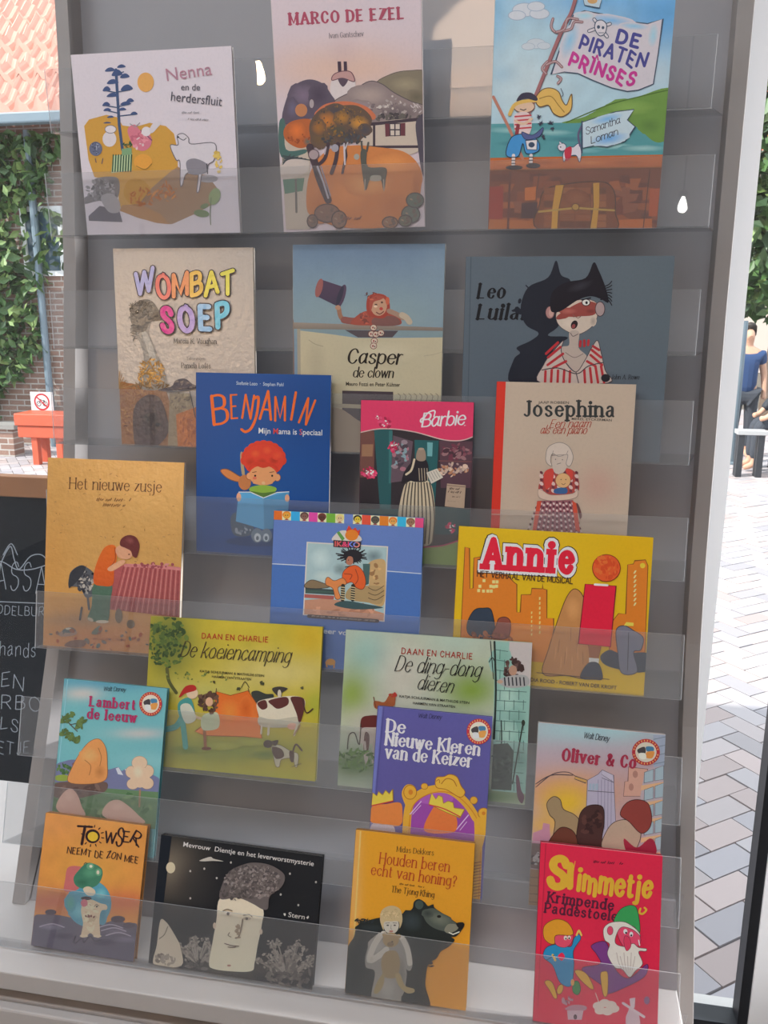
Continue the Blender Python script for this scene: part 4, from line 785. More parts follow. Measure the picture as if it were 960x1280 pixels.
c.E('4a302a', 520, 365, 7, 6); c.E('4a302a', 550, 352, 6, 5); c.E('a03a34', 546, 384, 9, 8); c.C('5a2a28', 5, 522, 402, 540, 410, 558, 398); c.E('c0a890', 518, 372, 9, 6); c.C('8a7060', 24, 585, 395, 625, 412, 655, 430); c.C('a0927e', 30, 650, 415, 672, 428, 688, 450); c.E('a8543e', 578, 345, 10, 20)
for x, y in ((508, 478), (498, 510), (520, 512), (545, 505), (512, 545), (508, 570)): c.E('b0a090', x, y, 16, 15, line='6a3a34', lw=3); c.E('7a3030', x - 3, y, 4, 5); c.E('40302c', x + 6, y + 3, 3, 4)
c.T('C@sper', '241e1a', 378, 655, 645, 660, 70, w=14, con=.6, sl=.22, gap=12); c.T('de clown', '241e1a', 406, 725, 604, 728, 47, w=13, con=.6, sl=.22, gap=12); c.B('Mauro Fozzi en Peter Kühner', '2e2824', 370, 768, 641, 773, 19, .008)
c.P('3c3238', 352, 793, 606, 799, 606, 1000, 350, 1000)
for i in range(8): c.C('7a7060', 4, 630 + i * 27, 808, 642 + i * 27, 820, 636 + i * 27, 850)
c.L('7a7060', 3, 615, 838, 845, 842); c.P('948a74', 145, 850, 850, 880, 850, 900, 145, 870); c.S('8a7a68', 150, 900, 330, 880, 480, 960, 700, 920, 845, 980, 845, 1100, 150, 1090)
c.fin()

# --- masked boy
c = book('wide slate grey book with a boy in striped pyjamas and a big dark shadow', 4, 0.4020, 0.2818, 0.2814, -0.0037, 0.008, [(583.0, 320.9), (843.6, 319.7), (824.0, 578.1), (575.2, 568.9)], (560, 300, .3125), 'a09890', '4a545c')
c.bg('4b555d', [(800, 200, 300, 300, '505a60', .7), (200, 500, 200, 200, '454f58', .6)]); c.L('3d474f', 4, 92, 65, 76, 860)
c.T('Leo', '0f0f14', 120, 232, 222, 232, 56, w=21, con=.7, serif=4, sl=.25, gap=18); c.T('Luilak', '0f0f14', 118, 316, 322, 316, 56, w=21, con=.7, serif=4, sl=.25, gap=16)
c.S('171b25', 248, 570, 262, 480, 288, 452, 275, 430, 332, 402, 362, 372, 312, 340, 290, 275, 320, 190, 400, 150, 432, 82, 452, 140, 490, 165, 470, 250, 445, 340, 400, 382, 480, 390, 420, 440, 400, 570); c.D(['171b25'], 280, 270, 20, 30, 6, 16, 2); c.L('171b25', 5, 320, 190, 312, 182)
c.S('a89a8c', 434, 290, 470, 255, 540, 238, 592, 250, 598, 300, 577, 345, 522, 377, 470, 362, 438, 332, line='4a3c3c', lw=2); c.S('7c3a34', 436, 305, 470, 280, 540, 246, 596, 256, 586, 298, 525, 306, 470, 314, 438, 318); c.G('94524a', '7c3a34', 480, 285, 40, 14); c.G('642c2a', '7c3a34', 570, 285, 24, 12); c.G('b4a698', 'a89a8c', 490, 335, 40, 26); c.G('8a7c72', 'a89a8c', 580, 325, 14, 22)
c.E('8f6a66', 408, 290, 18, 25, line='3a2a2e', lw=3); c.E('a08078', 412, 292, 9, 15); c.E('8a7876', 608, 276, 19, 29, line='3a2a2e', lw=3)
c.S('14121a', 410, 278, 416, 212, 470, 170, 550, 152, 582, 90, 602, 120, 630, 190, 642, 250, 610, 235, 570, 225, 520, 240, 462, 278, 430, 290); c.G('2a2830', '14121a', 530, 185, 60, 20, -20)
for i in range(7): c.C('17151c', 4, 610, 190 + i * 8, 640, 180 + i * 10, 655, 165 + i * 16)
c.E('c0b8b0', 552, 250, 16, 13, line='2a2024', lw=3); c.E('14121a', 554, 251, 5, 6); c.L('14121a', 5, 535, 240, 570, 232); c.C('6a4a44', 3, 500, 300, 520, 312, 534, 302); c.E('1e1418', 505, 339, 13, 18, 25); c.E('7a3a3a', 502, 345, 7, 9, 25)
c.S('988a80', 486, 368, 524, 368, 522, 430, 556, 470, 522, 532, 468, 482, 455, 430, 484, 420); c.C('6a5c58', 3, 470, 450, 505, 470, 540, 455); c.C('544846', 3, 490, 372, 500, 385, 520, 376)
c.S('a0938a', 372, 572, 382, 500, 425, 440, 462, 402, 452, 440, 470, 490, 512, 528, 548, 480, 575, 430, 598, 402, 612, 450, 628, 520, 640, 572, line='3a3034', lw=3)
for q in ((392, 455, 440, 410), (400, 470, 450, 428), (398, 500, 460, 455), (420, 512, 472, 485), (390, 525, 388, 570), (415, 520, 412, 570), (440, 522, 438, 570), (465, 520, 462, 570), (488, 525, 486, 570), (545, 520, 548, 570), (568, 512, 574, 570), (590, 508, 600, 570), (612, 505, 624, 570), (575, 440, 612, 470), (570, 460, 616, 500), (580, 425, 604, 440), (556, 485, 590, 505), (530, 405, 528, 425), (545, 402, 545, 424), (562, 402, 560, 420)): c.L('94262c', 10, *q)
c.C('3a3034', 4, 376, 520, 440, 512, 515, 535, 560, 505, 620, 490); c.L('4a4044', 4, 512, 530, 522, 572); c.E('1c1c22', 630, 552, 18, 16)
c.T('John A. Rowe', '16161a', 652, 557, 764, 557, 18, w=10, con=.5, serif=4, sl=.25)
c.fin()

# --- blue book, red haired reader
c = book('deep blue book with a red haired child reading and orange brush title', 5, 0.0, 0.2100, 0.2740, -0.0043, 0.006, [(245.4, 464.9), (414.0, 468.5), (409.9, 698.2), (245.8, 688.2)], (230, 450, .20833), 'a29486', '123a70', False)
c.bg('123a70', [(480, 700, 300, 250, '154278', .6), (760, 300, 200, 200, '0f3464', .5), (480, 1100, 500, 60, '0e3060', .6)])
c.B('Stefanie Lozo  ·  Stephen Pohl', '9fabbc', 315, 146, 597, 156, 21); c.T('B', 'c8521e', 182, 385, 262, 372, 170, w=10, con=.3, sl=.1); c.T('E', 'c8521e', 286, 348, 322, 346, 140, w=10, con=.3, sl=.06); c.T('N', 'c8521e', 350, 345, 400, 350, 140, w=10, con=.3, sl=.12); c.C('c8521e', 16, 425, 228, 448, 226, 436, 330, 405, 405, 370, 428, 346, 414); c.T('A', 'c8521e', 456, 350, 522, 355, 168, w=10, con=.3, sl=.05); c.T('M', 'c8521e', 548, 362, 606, 360, 142, w=10, con=.3, sl=.1); c.L('c8521e', 15, 644, 355, 672, 192); c.T('N', 'c8521e', 690, 372, 732, 385, 155, w=10, con=.3, sl=.2)
c.B('Mijn Mama is Speciaal', 'b0b8c4', 448, 438, 829, 450, 34, .004, cols=[(.228, .31, 'a83a3a'), (.632, .675, 'a83a3a')])
c.E('0c2c58', 460, 1085, 210, 30); c.S('a8683a', 220, 662, 260, 653, 325, 690, 345, 705, 325, 728, 260, 705, line='6a4024', lw=4); c.S('8a7a5c', 338, 570, 350, 550, 358, 620, 366, 690, 348, 680); c.E('9a6038', 365, 732, 38, 46)
for i in range(11):
    a = math.pi * (i / 10); c.E('a83020', 478 - 108 * math.cos(a), 600 - 92 * math.sin(a), 30, 30)
c.E('ac3222', 478, 600, 122, 98); [c.G(q, 'ac3222', x, y, 34, 28) for q, x, y in (('c44828', 430, 560), ('962818', 400, 610), ('c04428', 500, 540), ('8e2416', 540, 600), ('bc4026', 560, 570), ('94281a', 470, 610))]; c.G('ca8c60', 'c27c52', 475, 680, 50, 30); c.G('b4683e', 'c27c52', 475, 735, 60, 12)
c.E('c48058', 395, 694, 20, 22, line='7a3a24', lw=3); c.E('c48058', 560, 702, 20, 22, line='7a3a24', lw=3); c.E('c27c52', 475, 690, 84, 60); c.S('a42e1e', 385, 660, 420, 630, 475, 645, 530, 635, 568, 668, 540, 620, 420, 610); c.E('1c1410', 428, 692, 6, 6); c.E('1c1410', 530, 692, 6, 6); c.E('b05a44', 425, 706, 12, 9); c.L('5a2a1c', 4, 412, 672, 435, 668); c.L('5a2a1c', 4, 515, 672, 540, 668); c.E('cc9068', 478, 736, 11, 10)
c.S('6f8f34', 402, 760, 475, 748, 550, 762, 545, 788, 475, 800, 400, 785); c.S('44602a', 395, 785, 475, 795, 550, 788, 520, 830, 430, 830); c.S('3a4654', 285, 930, 380, 905, 420, 1000, 400, 1050, 300, 1045); c.S('3a4654', 540, 930, 620, 920, 640, 1040, 560, 1060); c.D(['5a6470', '7a8088'], 350, 1020, 50, 20, 12, 12, 2)
c.P('4a86aa', 328, 792, 385, 788, 478, 822, 578, 788, 632, 790, 622, 1000, 480, 1015, 312, 965); c.P('3f7698', 478, 822, 632, 790, 622, 1000, 482, 1015); c.L('b8c0b0', 5, 330, 790, 400, 790, 478, 825, 560, 792, 630, 788); c.E('c08468', 330, 820, 14, 26); c.E('c08468', 620, 826, 14, 22)
c.E('5a6672', 440, 1050, 36, 44); c.E('5a6672', 495, 1050, 34, 42); c.E('a4acb0', 442, 1062, 20, 26); c.E('a4acb0', 494, 1062, 18, 24); c.E('4a5560', 442, 1066, 9, 13); c.E('4a5560', 494, 1066, 9, 13)
c.fin()

# --- pink topped book, striped gown on a dress form
c = book('small dark book with a wavy pink top and a striped gown in a shop front', 5, 0.2574, 0.1646, 0.2379, 0.0019, 0.006, [(451.6, 499.6), (592.4, 502.4), (585.6, 707.2), (448.2, 699.7)], (430, 480, .1875), 'a29486', '5a1c34')
c.bg('2a2428', [(180, 800, 120, 200, '1e1a1e', .8)])
c.P('5a3a34', 112, 310, 205, 310, 200, 620, 108, 620); c.P('7a5a44', 120, 400, 195, 400, 190, 480, 118, 480); c.P('1f4648', 200, 300, 322, 300, 312, 830, 240, 830); c.P('2c5a5a', 300, 310, 324, 310, 314, 660, 298, 660); c.P('4f4048', 328, 340, 460, 380, 430, 640, 312, 655); c.D(['7a6a70', '8a5a64', '6a8086', '3a3038'], 370, 470, 55, 120, 40, 18, 3); c.P('1e4a4c', 470, 370, 632, 375, 605, 830, 480, 830); c.P('5a8a8c', 555, 385, 592, 388, 588, 480, 556, 478)
c.P('463038', 636, 375, 860, 380, 842, 690, 645, 690); c.D(['5a2a38', '6a4048', '3a262e', '7a5a5c'], 745, 450, 95, 60, 50, 20, 7, .5); c.D(['a08c7c', '8a7470', 'b09a88', '94664c'], 730, 570, 100, 45, 50, 16, 9, .6); c.L('5a3a3c', 10, 636, 510, 850, 515)
c.P('183436', 520, 800, 846, 835, 838, 1000, 520, 1000); c.P('1e3c3e', 108, 830, 380, 830, 370, 1000, 104, 1000); c.S('64763e', 520, 1090, 650, 1080, 760, 1045, 850, 1010, 850, 1240, 510, 1240); c.C('8a2a48', 9, 520, 1085, 650, 1075, 760, 1042, 850, 1005); c.P('64763e', 100, 1070, 530, 1090, 530, 1240, 100, 1240)
c.P('b02e50', 112, 98, 866, 118, 860, 350, 800, 372, 730, 378, 650, 366, 560, 340, 470, 316, 350, 298, 230, 295, 112, 318); c.C('a8928a', 7, 112, 320, 230, 297, 350, 299, 470, 317, 560, 341, 650, 366, 730, 376, 800, 370, 862, 348)
c.T('B@rbie', 'd8bcb4', 520, 282, 800, 266, 88, w=11, con=.35, sl=.28, gap=9); c.C('d8bcb4', 9, 540, 215, 512, 235, 518, 250, 560, 190, 605, 176, 600, 215); c.X('d8bcb4', 800, 276, 816, 277, 7)
for x, y, n, k in ((225, 222, 8, 14), (275, 262, 20, 22), (315, 415, 20, 20), (350, 408, 8, 12), (180, 590, 34, 22), (150, 590, 14, 18), (715, 955, 18, 20)): c.D(['a8284a', '8a1c38', 'c04060'], x, y, k * 1.7, k * 1.7, n, k * .7, int(x)); c.D(['d0b0ac'], x, y, k, k, 5, k * .4, int(y))
c.S(('a89c84', '958a74'), 395, 700, 430, 650, 500, 635, 565, 645, 595, 720, 608, 900, 575, 1065, 420, 1060, 362, 900)
for i in range(9): c.C('453c34', 9, 420 + i * 19, 655, 400 + i * 24, 760, 388 + i * 27, 900, 390 + i * 25, 1060)
c.S('1e1a20', 440, 530, 490, 490, 545, 500, 565, 560, 555, 640, 480, 650, 430, 640, 385, 660, 400, 590); c.C('a89c84', 14, 470, 500, 450, 570, 415, 600); [c.L('8a7e6c', 6, 500 + i * 18, 560, 505 + i * 18, 640) for i in range(4)]; c.S('7a6a5c', 482, 495, 490, 440, 515, 425, 540, 440, 545, 500, 512, 512); c.E('8a7a6a', 515, 430, 20, 8)
c.P('a8a296', 550, 588, 622, 560, 662, 620, 582, 662); [c.L('6a645c', 3, 565 + i * 16, 590 - i * 6, 592 + i * 16, 642 - i * 8) for i in range(4)]
c.P('8f7c6a', 688, 660, 812, 672, 802, 826, 672, 812); c.L('5a4a40', 4, 690, 672, 808, 683); c.X('3a2e2a', 705, 700, 792, 706, 16); c.X('3a2e2a', 695, 722, 798, 728, 16, 5); c.X('4a3c34', 722, 752, 780, 756, 10); c.X('7a6a5c', 690, 780, 770, 786, 8)
c.fin()

# --- woman in checked apron
c = book('cream book with a red spine strip and a white haired woman in a checked apron', 5, 0.4523, 0.1904, 0.2682, -0.0038, 0.006, [(621.5, 476.4), (795.3, 480.2), (780.2, 719.1), (611.6, 708.9)], (600, 460, .22917), 'a89886', 'a8281c')
c.bg('a0907f', [(640, 640, 110, 110, 'a07468', .5), (300, 620, 90, 130, 'a0806e', .45)]); c.P('ae2a1e', 85, 70, 141, 72, 96, 1120, 40, 1110)
c.B('JAAP ROBBEN', '3a3632', 318, 192, 485, 194, 14, .004); c.T('Josephina', '2c2e2e', 242, 258, 728, 262, 78, w=17, con=.45, serif=9, gap=15); c.B('MEREL EYCKERMAN', '3a3632', 500, 281, 718, 289, 13, .004)
c.T('Een n@@m', '8f2a20', 380, 324, 598, 321, 44, w=8, con=.5, sl=.5, gap=16, scr=True); c.T('@ls een pi@no', '8f2a20', 328, 355, 578, 357, 44, w=8, con=.5, sl=.5, gap=16, scr=True)
c.S('8c3a34', 318, 655, 345, 580, 400, 550, 480, 545, 528, 580, 540, 660, 495, 695, 345, 695)
for i in range(7):
    for j in range(6):
        if (i + j) % 2: c.E('b09a94', 335 + i * 32, 568 + j * 20, 13, 9, 45)
        else: c.E('5a2a34', 335 + i * 32, 568 + j * 20, 10, 7, 45)
c.S('a83830', 350, 570, 400, 548, 395, 620, 360, 660); c.S('a83830', 470, 550, 505, 560, 500, 610, 478, 590)
c.S('a4968a', 398, 470, 480, 470, 470, 545, 440, 575, 402, 560); c.S('ab9e92', 358, 490, 372, 430, 430, 404, 482, 424, 508, 480, 492, 532, 470, 520, 478, 470, 430, 480, 396, 465, 384, 500, 392, 532, 368, 520, line='6f6662', lw=3); c.L('5a504c', 3, 420, 522, 440, 516); c.E('4a4040', 412, 496, 3, 3); c.E('4a4040', 450, 498, 3, 3); c.L('7a6c66', 3, 400, 450, 392, 475, 470, 470, 480, 450)
c.E('b48e62', 453, 611, 41, 40, line='7a5a40', lw=2); c.E('4a3428', 442, 606, 3, 3); c.E('4a3428', 468, 606, 3, 3); c.C('6a4030', 3, 445, 628, 455, 634, 466, 626); c.S('2f4f78', 405, 660, 440, 650, 474, 655, 470, 682, 410, 682)
c.S('ad9888', 318, 660, 345, 668, 390, 690, 505, 682, 530, 655, 522, 705, 400, 722, 325, 705, line='7a665c', lw=2)
c.P('7a4a50', 312, 722, 508, 718, 545, 900, 560, 1000, 270, 1000, 285, 890)
for i in range(12):
    for j in range(13):
        x = 318 + i * 17 + (i - 6) * j * .9; y = 730 + j * 15 + (i % 2) * 7; c.E('b0a09c' if (i + j) % 2 else '4a2430', x, y, 7, 6, 45, n=8)
c.P('a8402e', 312, 725, 336, 722, 305, 890, 285, 890); c.P('a8402e', 502, 720, 525, 735, 546, 892, 520, 880); c.S('5a3a3a', 525, 735, 538, 745, 556, 800, 545, 820, 535, 780); c.L('b0a090', 3, 60, 795, 400, 800); 
c.fin()

# --- boy leaning on a crib
c = book('golden yellow glossy book with a boy in orange leaning over a pink crib', 6, -0.2394, 0.2268, 0.2959, -0.0006, 0.008, [(60.5, 572.0), (230.7, 578.4), (222.9, 820.3), (54.2, 806.5)], (30, 560, .22917), 'b8a488', 'b08850', False, M_gloss)
c.bg('b6894c', [(400, 1050, 500, 150, 'a8704a', .95), (150, 650, 120, 300, 'b4803f', .6), (700, 300, 250, 200, 'bd9254', .6), (330, 940, 260, 40, '8a7058', .7)], wob=.05)  # pale blob at upper right is lamp glare painted into the cover
c.D(['8a5f34', '9a6e3c', 'a07848'], 490, 420, 360, 330, 60, 7, 12, .3)
c.T('Het nieuwe zusje', '4a2818', 250, 222, 748, 241, 60, w=7.5, con=.45, serif=5, gap=13); c.X('7a5630', 398, 290, 590, 294, 20); c.X('7a5630', 422, 318, 565, 324, 18, 6)
c.P(('9c4c4c', '8a4a46'), 488, 660, 560, 632, 862, 655, 846, 925, 690, 905, 462, 880)
for i in range(26): c.L(('b0706a' if i % 2 else '7e3a3c'), 5, 545 + i * 12.5, 650 + i * .6, 485 + i * 14.5, 880 + i * 1.5)
c.L('b4706e', 18, 556, 640, 700, 645, 862, 660); c.D(['8a4448', 'b87a76'], 720, 640, 140, 10, 30, 8, 4, 1)
c.S('4b4d52', 247, 762, 255, 680, 310, 640, 352, 655, 386, 690, 372, 740, 382, 800, 340, 815, 310, 765, 262, 755); c.D(['24242a', '8a8680', '3a3a40', 'a09a90'], 335, 730, 42, 60, 60, 11, 5); c.S('2e3036', 248, 760, 256, 684, 308, 642, 340, 655, 300, 720); c.E('1a1a1e', 378, 686, 7, 7); c.L('4b4d52', 12, 350, 810, 358, 880); c.L('3e4044', 12, 318, 870, 308, 935)
c.S('46604f', 384, 742, 480, 745, 474, 830, 462, 940, 410, 948, 350, 935, 372, 860); c.E('b0a490', 430, 947, 36, 9); c.E('a09480', 366, 935, 18, 9, 30)
c.S(('c65e20', 'b84e1c'), 440, 545, 498, 533, 508, 600, 495, 660, 487, 745, 430, 752, 384, 735, 392, 650); c.C('8a3c1c', 4, 498, 545, 500, 610, 470, 650); c.S('c08c6c', 505, 545, 545, 530, 592, 575, 575, 605, 530, 602, 508, 580); c.S('c89270', 460, 655, 530, 612, 556, 618, 535, 642, 480, 672)
c.S('5e2a28', 527, 530, 534, 495, 572, 475, 614, 487, 633, 532, 618, 595, 596, 590, 585, 562, 556, 545); c.G('7a403e', '5e2a28', 580, 505, 30, 20, 20); c.E('6a3a2c', 576, 580, 5, 4)
c.S('8a7466', 190, 1010, 240, 990, 290, 1000, 280, 1020, 210, 1028); c.S('565f60', 210, 1000, 235, 980, 270, 980, 286, 998, 250, 1008); c.E('a8a090', 245, 985, 16, 6); c.S('5f6458', 370, 1010, 410, 970, 430, 985, 410, 1015); c.D(['7a5040', '6a6058', '8f4a30', '56605c'], 430, 1040, 330, 60, 40, 13, 8); c.E('665a4c', 520, 915, 20, 40); c.E('665a4c', 585, 960, 22, 24); c.S('6a5248', 225, 1080, 260, 1050, 340, 1050, 320, 1085); c.X('8a5a44', 380, 1046, 560, 1052, 14)
c.fin()

# --- blue book with strip of faces
c = book('medium blue book with a strip of small faces above a framed picture', 6, 0.1316, 0.2249, 0.2294, -0.0019, 0.008, [(342.9, 638.4), (529.8, 647.5), (521.2, 844.6), (335.8, 829.3)], (330, 620, .22917), 'a09284', '44608f')
c.bg('4d6496'); c.P('3a5a90', 44, 372, 228, 382, 860, 424, 840, 1000, 0, 980)
cc = ['c4561e', 'b08a4c', '2a86b4', '7a4a3a', 'b83a80', 'c8a878', '5a8a2e', 'b89a60', '53669a', 'c09040', 'b8402e', 'c8a878', 'c4641e', 'b08a4c', '2a90b8', 'c0a070', 'b83a64']
for i, k in enumerate(cc):
    x0, x1 = 52 + i * 48.3, 52 + (i + 1) * 48.3; f = lambda x: 77 + (x - 52) * .055; c.P(k, x0, f(x0), x1, f(x1), x1 - 1, f(x1) + 52, x0 - 1, f(x0) + 52)
    if i in (1, 3, 5, 7, 9, 11, 13, 15):
        m = (x0 + x1) / 2; h = ['d08030', '6a4a40', '4a2a24', 'c89a70', 'd89a30', '4a4438', 'd08040', '7a5a44'][i // 2]; c.P('c0b090', x0, f(x0), x1, f(x1), x1, f(x1) + 52, x0, f(x0) + 52); c.E(['c86a20', '4a3430', '5a2a24', 'd0a860', '1e1a1a', '3a3a3a', 'c85a20', '6a4a3c'][i // 2], m, f(m) + 22, 23, 20); c.E(h, m, f(m) + 28, 17, 18); c.E('2a1c18', m - 6, f(m) + 25, 2.5, 3); c.E('2a1c18', m + 6, f(m) + 25, 2.5, 3); c.P('7a2a3a', m - 14, f(m) + 50, m, f(m) + 42, m + 14, f(m) + 51)
c.L('a0a8b4', 5, 44, 370, 226, 380); c.L('a0a8b4', 5, 674, 410, 858, 424)
c.P('aaa49c', 234, 250, 678, 275, 658, 686, 213, 650); c.P('84999a', 240, 257, 671, 281, 652, 680, 220, 645); c.G('9cacaa', '84999a', 310, 340, 66, 70); c.G('9aa8a4', '84999a', 330, 440, 80, 40); c.G('56666a', '84999a', 600, 330, 56, 44); c.G('5e6e70', '84999a', 420, 400, 50, 40); c.P('9a705a', 223, 568, 330, 560, 420, 570, 655, 640, 652, 680, 220, 645); c.D(['a87c64', '8a624e'], 420, 630, 190, 30, 20, 26, 3, .3)
c.P('2f3a3a', 226, 500, 400, 512, 395, 540, 226, 530); c.P('8a4a44', 222, 535, 385, 545, 380, 565, 221, 555); c.P('354a44', 226, 512, 390, 520, 388, 532, 226, 526); c.S('6a5a44', 226, 480, 260, 458, 310, 470, 360, 495, 300, 505, 228, 500, line='2a2420', lw=3)
c.S('9a8058', 570, 368, 656, 348, 664, 440, 655, 590, 600, 592, 556, 560, 575, 470); c.S('8a7450', 470, 500, 560, 490, 650, 500, 640, 585, 560, 580, 450, 560); [c.C('4a3c2c', 4, 570, 500 + i * 28, 610, 515 + i * 26, 655, 490 + i * 26) for i in range(3)]; c.D(['7a5a3a', 'a88a5c'], 615, 430, 35, 55, 14, 13, 4); c.P('37504f', 540, 370, 580, 370, 572, 480, 545, 490)
c.S('2f4446', 385, 595, 440, 572, 560, 590, 650, 610, 500, 618)
for i in range(26):
    a = i * .2417; c.L('1a191e', 6, 482, 330, 482 + math.cos(a) * (66 + 12 * (i % 3)), 325 + math.sin(a) * 44)
c.E('1c1b20', 485, 328, 52, 36); c.S('8f5c48', 450, 350, 462, 330, 484, 335, 486, 365, 470, 378, 452, 370); c.E('1a1414', 462, 350, 3, 3); c.L('1c1b20', 5, 445, 388, 485, 380)
c.S('bc4a20', 428, 432, 450, 395, 500, 378, 540, 410, 556, 470, 540, 508, 505, 500, 480, 470, 440, 478, line='5a2418', lw=3); c.C('7a2c1a', 4, 440, 425, 480, 430, 470, 455); c.C('7a2c1a', 4, 500, 400, 515, 450, 500, 480)
c.S('bd6c3c', 338, 455, 352, 443, 385, 462, 432, 448, 450, 480, 405, 500, 418, 555, 392, 560, 376, 505, 340, 485, line='5a3020', lw=3)
for x in (432, 487): c.L('2a2620', 22, x, 490, x - 2, 565); [c.L('a89a74', 5, x - 10, 497 + i * 13, x + 9, 500 + i * 13) for i in range(6)]
c.L('3c3436', 20, 246, 655, 620, 682); c.X('8a8078', 262, 658, 610, 685, 10)
c.S('a8a29a', 380, 245, 392, 208, 430, 188, 500, 200, 530, 245); c.P('4a7a3a', 398, 200, 412, 192, 442, 232, 428, 246); c.P('a83024', 450, 190, 464, 160, 482, 184, 500, 172, 512, 190, 526, 182, 520, 215, 455, 215); c.E('c0641e', 480, 214, 36, 30)
c.P('2a2428', 380, 240, 532, 250, 528, 286, 380, 278); c.B('IK&KO', 'b0a8a0', 386, 274, 524, 280, 27, .03, cols=[(0, .28, 'a84a4a'), (.28, .55, 'c03a5a'), (.55, .76, '5a6ac0'), (.76, 1, 'c86a60')])
c.B('eer voor', 'a4aab4', 325, 748, 505, 764, 28, .02); c.E('c07a2a', 365, 905, 26, 18); c.L('c07a2a', 8, 340, 905, 345, 930); c.L('c07a2a', 8, 385, 905, 383, 935)
c.fin()
# --- yellow musical book
c = book('wide bright yellow book with a red bubble title over an orange skyline', 6, 0.4062, 0.2678, 0.2197, -0.0109, 0.008, [(574.0, 657.7), (816.7, 672.1), (804.4, 869.7), (563.8, 847.7)], (550, 640, .30208), 'a09080', 'c08a14', False)
c.bg('c48e10', [(800, 160, 150, 120, 'bd8608', .6)])
c.P('ac621c', 85, 525, 103, 145, 122, 150, 124, 318, 137, 315, 140, 190, 200, 180, 305, 290, 318, 300, 318, 415, 332, 415, 336, 342, 376, 342, 380, 316, 422, 318, 424, 295, 426, 318, 442, 322, 442, 440, 470, 440, 470, 620, 100, 600, line='6a3a14', lw=3); c.P('ac621c', 700, 470, 738, 420, 768, 422, 776, 218, 800, 215, 805, 202, 850, 198, 860, 222, 846, 640, 700, 600, line='6a3a14', lw=3); c.P('b06a26', 300, 470, 450, 470, 470, 625, 370, 618, 300, 560)
c.E('c89a2c', 838, 222, 11, 11)
for i, (x, y) in enumerate([(182, 285), (222, 290), (236, 290), (165, 308), (210, 308), (222, 310), (160, 326), (180, 328), (198, 328), (212, 328), (234, 308)]): c.P('c8a468', x - 6, y - 7, x + 6, y - 7, x + 6, y + 6, x - 6, y + 6)
for i in range(8): c.P('c8a060', 410, 352 + i * 20, 416, 352 + i * 20, 415, 364 + i * 20, 409, 364 + i * 20)
for i in range(6): c.P('c8a060', 377, 412 + i * 18, 382, 412 + i * 18, 381, 422 + i * 18, 376, 422 + i * 18)
for i in range(8): c.P('c8a878', 806, 242 + i * 19, 813, 242 + i * 19, 806, 255 + i * 19, 799, 255 + i * 19)
for q in (('1e1214', 36), ('cfc4b8', 27), ('b8162c', 0)): c.T('Annie', q[0], 185, 226, 540, 247, 112, w=22 + q[1] * .8, con=.12 if q[1] == 0 else 0, serif=10, gap=20)
c.T('HET VERHAAL VAN DE MUSICAL', '2a1612', 154, 267, 548, 297, 24, w=12, gap=17)
c.S('25303e', 112, 465, 140, 408, 178, 398, 214, 410, 222, 520, 128, 512, line='14181e', lw=3); c.S('6f3a30', 232, 470, 245, 440, 275, 436, 292, 460, 280, 520, 215, 520, line='3a1c18', lw=3); c.D(['8a5030', '7a4428', '5c3020'], 200, 520, 110, 18, 30, 12, 4)
c.S('96683c', 425, 668, 448, 570, 486, 450, 525, 350, 560, 318, 596, 360, 606, 470, 616, 672, 520, 676, line='3a2414', lw=3); [c.L('7a522e', 3, 470 + i * 24, 480 + (i % 3) * 50, 462 + i * 26, 530 + (i % 3) * 50) for i in range(6)]; [c.L('aa7a4a', 3, 480 + i * 22, 560 + (i % 2) * 40, 474 + i * 24, 610 + (i % 2) * 40) for i in range(5)]; c.G('a6784a', '96683c', 550, 400, 36, 60)
c.P('b3152f', 600, 298, 728, 306, 705, 558, 572, 545, line='5a0c1a', lw=3); c.L('c8bcb4', 9, 640, 300, 692, 303); c.E('ba451e', 688, 232, 58, 56, line='6a2010', lw=3); c.D(['c85424', 'a83a18'], 688, 230, 48, 46, 40, 12, 6)
c.P('7a4a2c', 612, 552, 668, 556, 656, 605, 618, 602); c.P('b8b0a8', 616, 602, 658, 606, 655, 628, 616, 626); c.S('262e3c', 612, 626, 656, 628, 672, 688, 640, 692, 580, 684, line='14181e', lw=2); c.L('3a2410', 3, 400, 664, 440, 668, 700, 692)
c.S('2a323c', 662, 600, 700, 570, 750, 585, 860, 585, 845, 662, 700, 640); c.S('5e5e6a', 728, 490, 760, 470, 800, 490, 840, 520, 830, 570, 800, 580, 815, 660, 750, 665, 735, 580, line='2a2c34', lw=3); c.L('2a2c34', 3, 780, 500, 775, 655); c.P('b8a040', 760, 470, 770, 455, 800, 458, 800, 472)
c.B('DIA ROOD - ROBERT VAN DER KROFT', '2a1a12', 374, 700, 730, 734, 15, .012)
c.fin()

# --- cows and orange tent
c = book('wide yellow green book with an orange tent and black and white cows', 7, -0.0473, 0.2673, 0.2220, 0.0079, 0.008, [(189.0, 770.2), (403.4, 783.9), (393.9, 976.8), (178.2, 955.8)], (170, 750, .26042), 'a8a080', '9a9040')
c.bg('a0902e', [(160, 200, 140, 190, '4c5a2c', .95), (700, 350, 260, 90, 'aca064', .8), (830, 180, 90, 90, 'aa8c1e', .8), (480, 120, 150, 60, 'a8962c', .6), (450, 720, 460, 90, '6f7a34', .95), (300, 440, 200, 60, '9c9a58', .7), (500, 850, 500, 40, '90902e', .8), (860, 500, 60, 80, '7f8a2e', .7)], wob=.07)
c.D(['3a4a28', '46562c', '55652e', '2f3e24'], 150, 200, 95, 125, 150, 13, 3); c.C('4a4a2a', 16, 150, 330, 160, 390, 195, 445); c.D(['55602c', '6a743a'], 300, 370, 180, 25, 30, 6, 6)
